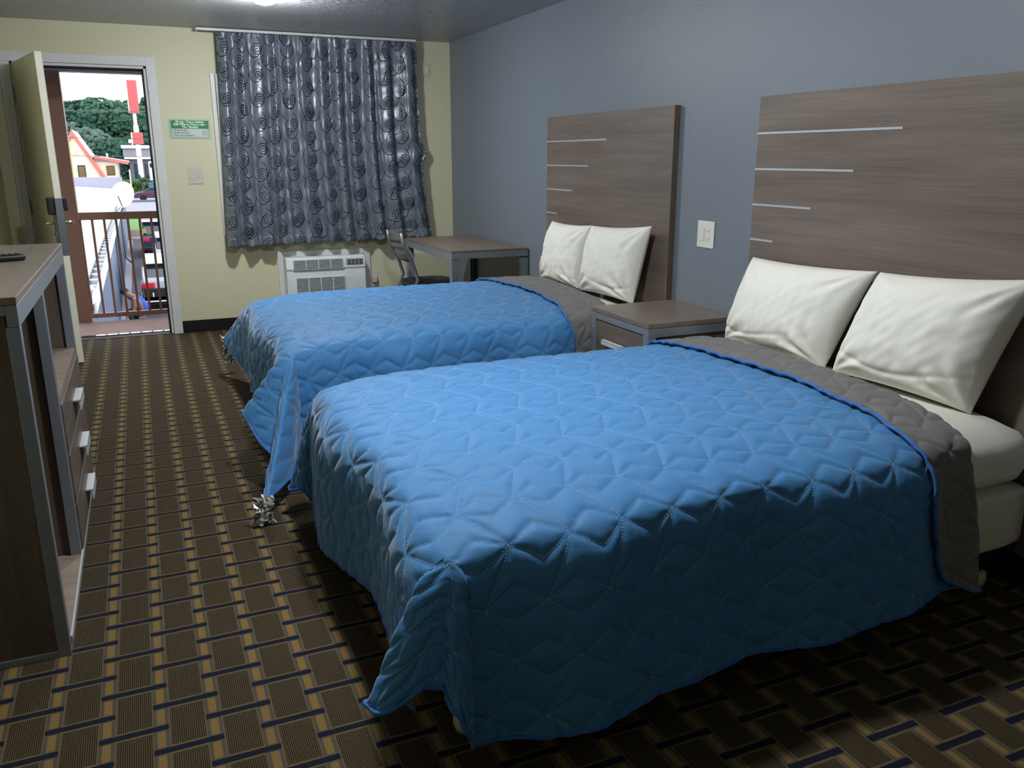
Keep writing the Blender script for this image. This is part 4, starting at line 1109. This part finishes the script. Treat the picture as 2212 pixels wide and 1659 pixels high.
# ---------------------------------------------------------------- overhead wires
for pts, lab in ((((-14, 70, 4.98), (-4, 70, 5.08), (6, 70, 5.2)), 'highest thin black cable crossing in front of the trees'), (((-14, 70, 3.10), (-4, 70, 2.98), (6, 70, 2.90)), 'middle black cable crossing in front of the pole sign'), (((-14, 70, 1.70), (-4, 70, 1.56), (6, 70, 1.42)), 'lowest black cable crossing in front of the shop roof')):
    tag(MB().tube(pts, .022, 6).build('overhead_cable', 'wire'), lab, 'cable', None)

# ---------------------------------------------------------------- trees and shrubs
def blob_tree(name, c, rx, rz, zb, label, cat, mat, n, seed, group=None, leaf=.55, trunk=True, flat_=1.0):
    """crown of many small leaf clumps around several lobes; stands on the ground at zb"""
    r = np.random.RandomState(seed); x0, y0, zc = c
    e = empty(name, (x0, y0, zb), label, cat, group)
    lobes = [(x0 + rx * (-.72 + 1.44 * ((k_ * 5) % 16) / 15), y0 + rx * r.uniform(-.5, .3), zc + rz * ([.58, -.2, .38, -.9][k_ % 4] + r.uniform(-.12, .1)), rx * r.uniform(.36, .5)) for k_ in range(16)]
    m = MB(); ico = bmesh.new(); bmesh.ops.create_icosphere(ico, subdivisions=1, radius=1)
    iv = [tuple(v.co) for v in ico.verts]; jf = [tuple(v.index for v in f.verts) for f in ico.faces]; ico.free()
    for lx, ly, lz, lr in lobes:
        for k in range(n):
            d = r.randn(3); d /= np.linalg.norm(d); rr = lr * r.uniform(.75, 1.05)
            p = np.array([lx, ly, lz]) + d * rr * np.array([1, 1, rz / rx * .8]); s = leaf * r.uniform(.5, 1.15)
            sc_ = r.uniform(.6, 1.3, 3); jit = r.uniform(.7, 1.35, len(iv))
            m.add([(p[0] + v[0] * s * sc_[0] * j, p[1] + v[1] * s * sc_[1] * j, max(zb + .02, p[2] + v[2] * s * sc_[2] * .9 * j)) for v, j in zip(iv, jit)], jf)
        core = [(lx + v[0] * lr * .85, ly + v[1] * lr * .85, max(zb + .02, lz + v[2] * lr * .85 * rz / rx * .8)) for v in iv]; m.add(core, jf)
    part(m, 'foliage', mat, e, fix=False)
    if trunk: part(MB().tube([(x0, y0, zb), (x0 + .2, y0, zc - rz * .3), (x0, y0, zc + rz * .2)], [.35, .28, .15], 8), 'trunk', 'bark', e, smooth=True)
    return e
tl = [(-12.6, 152, 4.2, 4.6, 6.0, 'leaf1', 'tall dark tree at the left end of the tree line'), (-9.2, 155, 4.6, 4.4, 6.6, 'leaf1', 'tall dark tree behind the restaurant peak'), (-5.4, 153, 4.6, 4.2, 6.7, 'leaf2', 'tall green tree in the middle of the tree line'),
      (-1.6, 156, 4.6, 4.2, 6.5, 'leaf1', 'tall dark tree behind the pole sign'), (2.6, 153, 4.3, 4.6, 6.4, 'leaf2', 'tall green tree at the right end of the tree line'),
      (-9.0, 141, 2.0, 3.3, 4.6, 'leaf3', 'rounded grey green tree behind the restaurant roof'), (-5.0, 139, -.2, 3.0, 4.2, 'leaf1', 'lower dark tree right of the restaurant roof'), (-13.0, 146, .5, 4.0, 5, 'leaf2', 'lower green tree left of the restaurant peak'), (2.2, 150, .5, 4.5, 4.8, 'leaf1', 'lower dark tree behind the shop roof')]
for i, (x, y, z, rx, rz, mt, lab) in enumerate(tl): blob_tree('tree', (x, y, z), rx, rz, -2.9, lab, 'tree', mt, 120, 31 + i, None, .46)
blob_tree('hedge', (-3.1, 100.5, -1.9), 1.5, .9, -2.9, 'trimmed green hedge beside the restaurant', 'hedge', 'leaf4', 60, 77, None, .22, False)
blob_tree('hedge', (-1.0, 101.5, -2.0), 1.4, .8, -2.9, 'dark green hedge beneath the palm shrub', 'hedge', 'leaf2', 60, 79, None, .22, False)
pl = empty('palm_shrub', (-2.15, 98, -2.9), 'spiky palm shrub beside the pole sign', 'shrub')
r = np.random.RandomState(5)
for k in range(34):
    a = r.uniform(0, 2 * PI); el = r.uniform(.1, 1.35); L_ = r.uniform(.8, 1.25); b0 = Vector((-2.15, 98, -1.35))
    d = Vector((math.cos(a) * math.cos(el), math.sin(a) * math.cos(el), math.sin(el)))
    p = [b0, b0 + d * L_ * .6, b0 + d * L_ + Vector((0, 0, -.35 * L_ * math.cos(el)))]
    part(MB().tube(p, [.05, .09, .015], 5), 'frond', 'leaf4' if k % 2 else 'leaf2', pl)
part(MB().tube([(-2.15, 98, -2.9), (-2.15, 98, -1.3)], .12, 8), 'trunk', 'bark', pl)
lpole = tag(MB().tube([(-3.35, 96, -2.9), (-3.35, 96, .2)], .06, 8).build('thin_pole', 'white_metal'), 'thin white pole standing left of the palm shrub', 'pole')
#OUT-END

# ---------------------------------------------------------------- world, camera, view
wd = bpy.data.worlds.new('sky'); sc.world = wd; wd.use_nodes = True
bg = wd.node_tree.nodes['Background']; bg.inputs['Color'].default_value = (.90, .95, 1.0, 1); bg.inputs['Strength'].default_value = 3.4

cam = bpy.data.cameras.new('camera'); co = bpy.data.objects.new('camera', cam); COL.objects.link(co)
R_ = Vector((.915609854, -.402067753, -.000157083)); U_ = Vector((.105952943, .24090471, .9647481)); F_ = Vector((.38785626, .88334956, -.263175))
Mx = Matrix.Identity(4)
for i in range(3): Mx[i][0] = R_[i]; Mx[i][1] = U_[i]; Mx[i][2] = -F_[i]; Mx[i][3] = (-2.68628072, -7.50700969, 1.44572674)[i]
co.matrix_world = Mx
cam.sensor_width = 36; cam.lens = 1791.2353 / 2212 * 36; cam.clip_start = .05; cam.clip_end = 600
sc.camera = co
sc.cycles.adaptive_threshold = .02
sc.view_settings.view_transform = 'Standard'; sc.view_settings.look = 'None'; sc.view_settings.gamma = 1
sc.view_settings.exposure = 0; sc.view_settings.use_curve_mapping = False
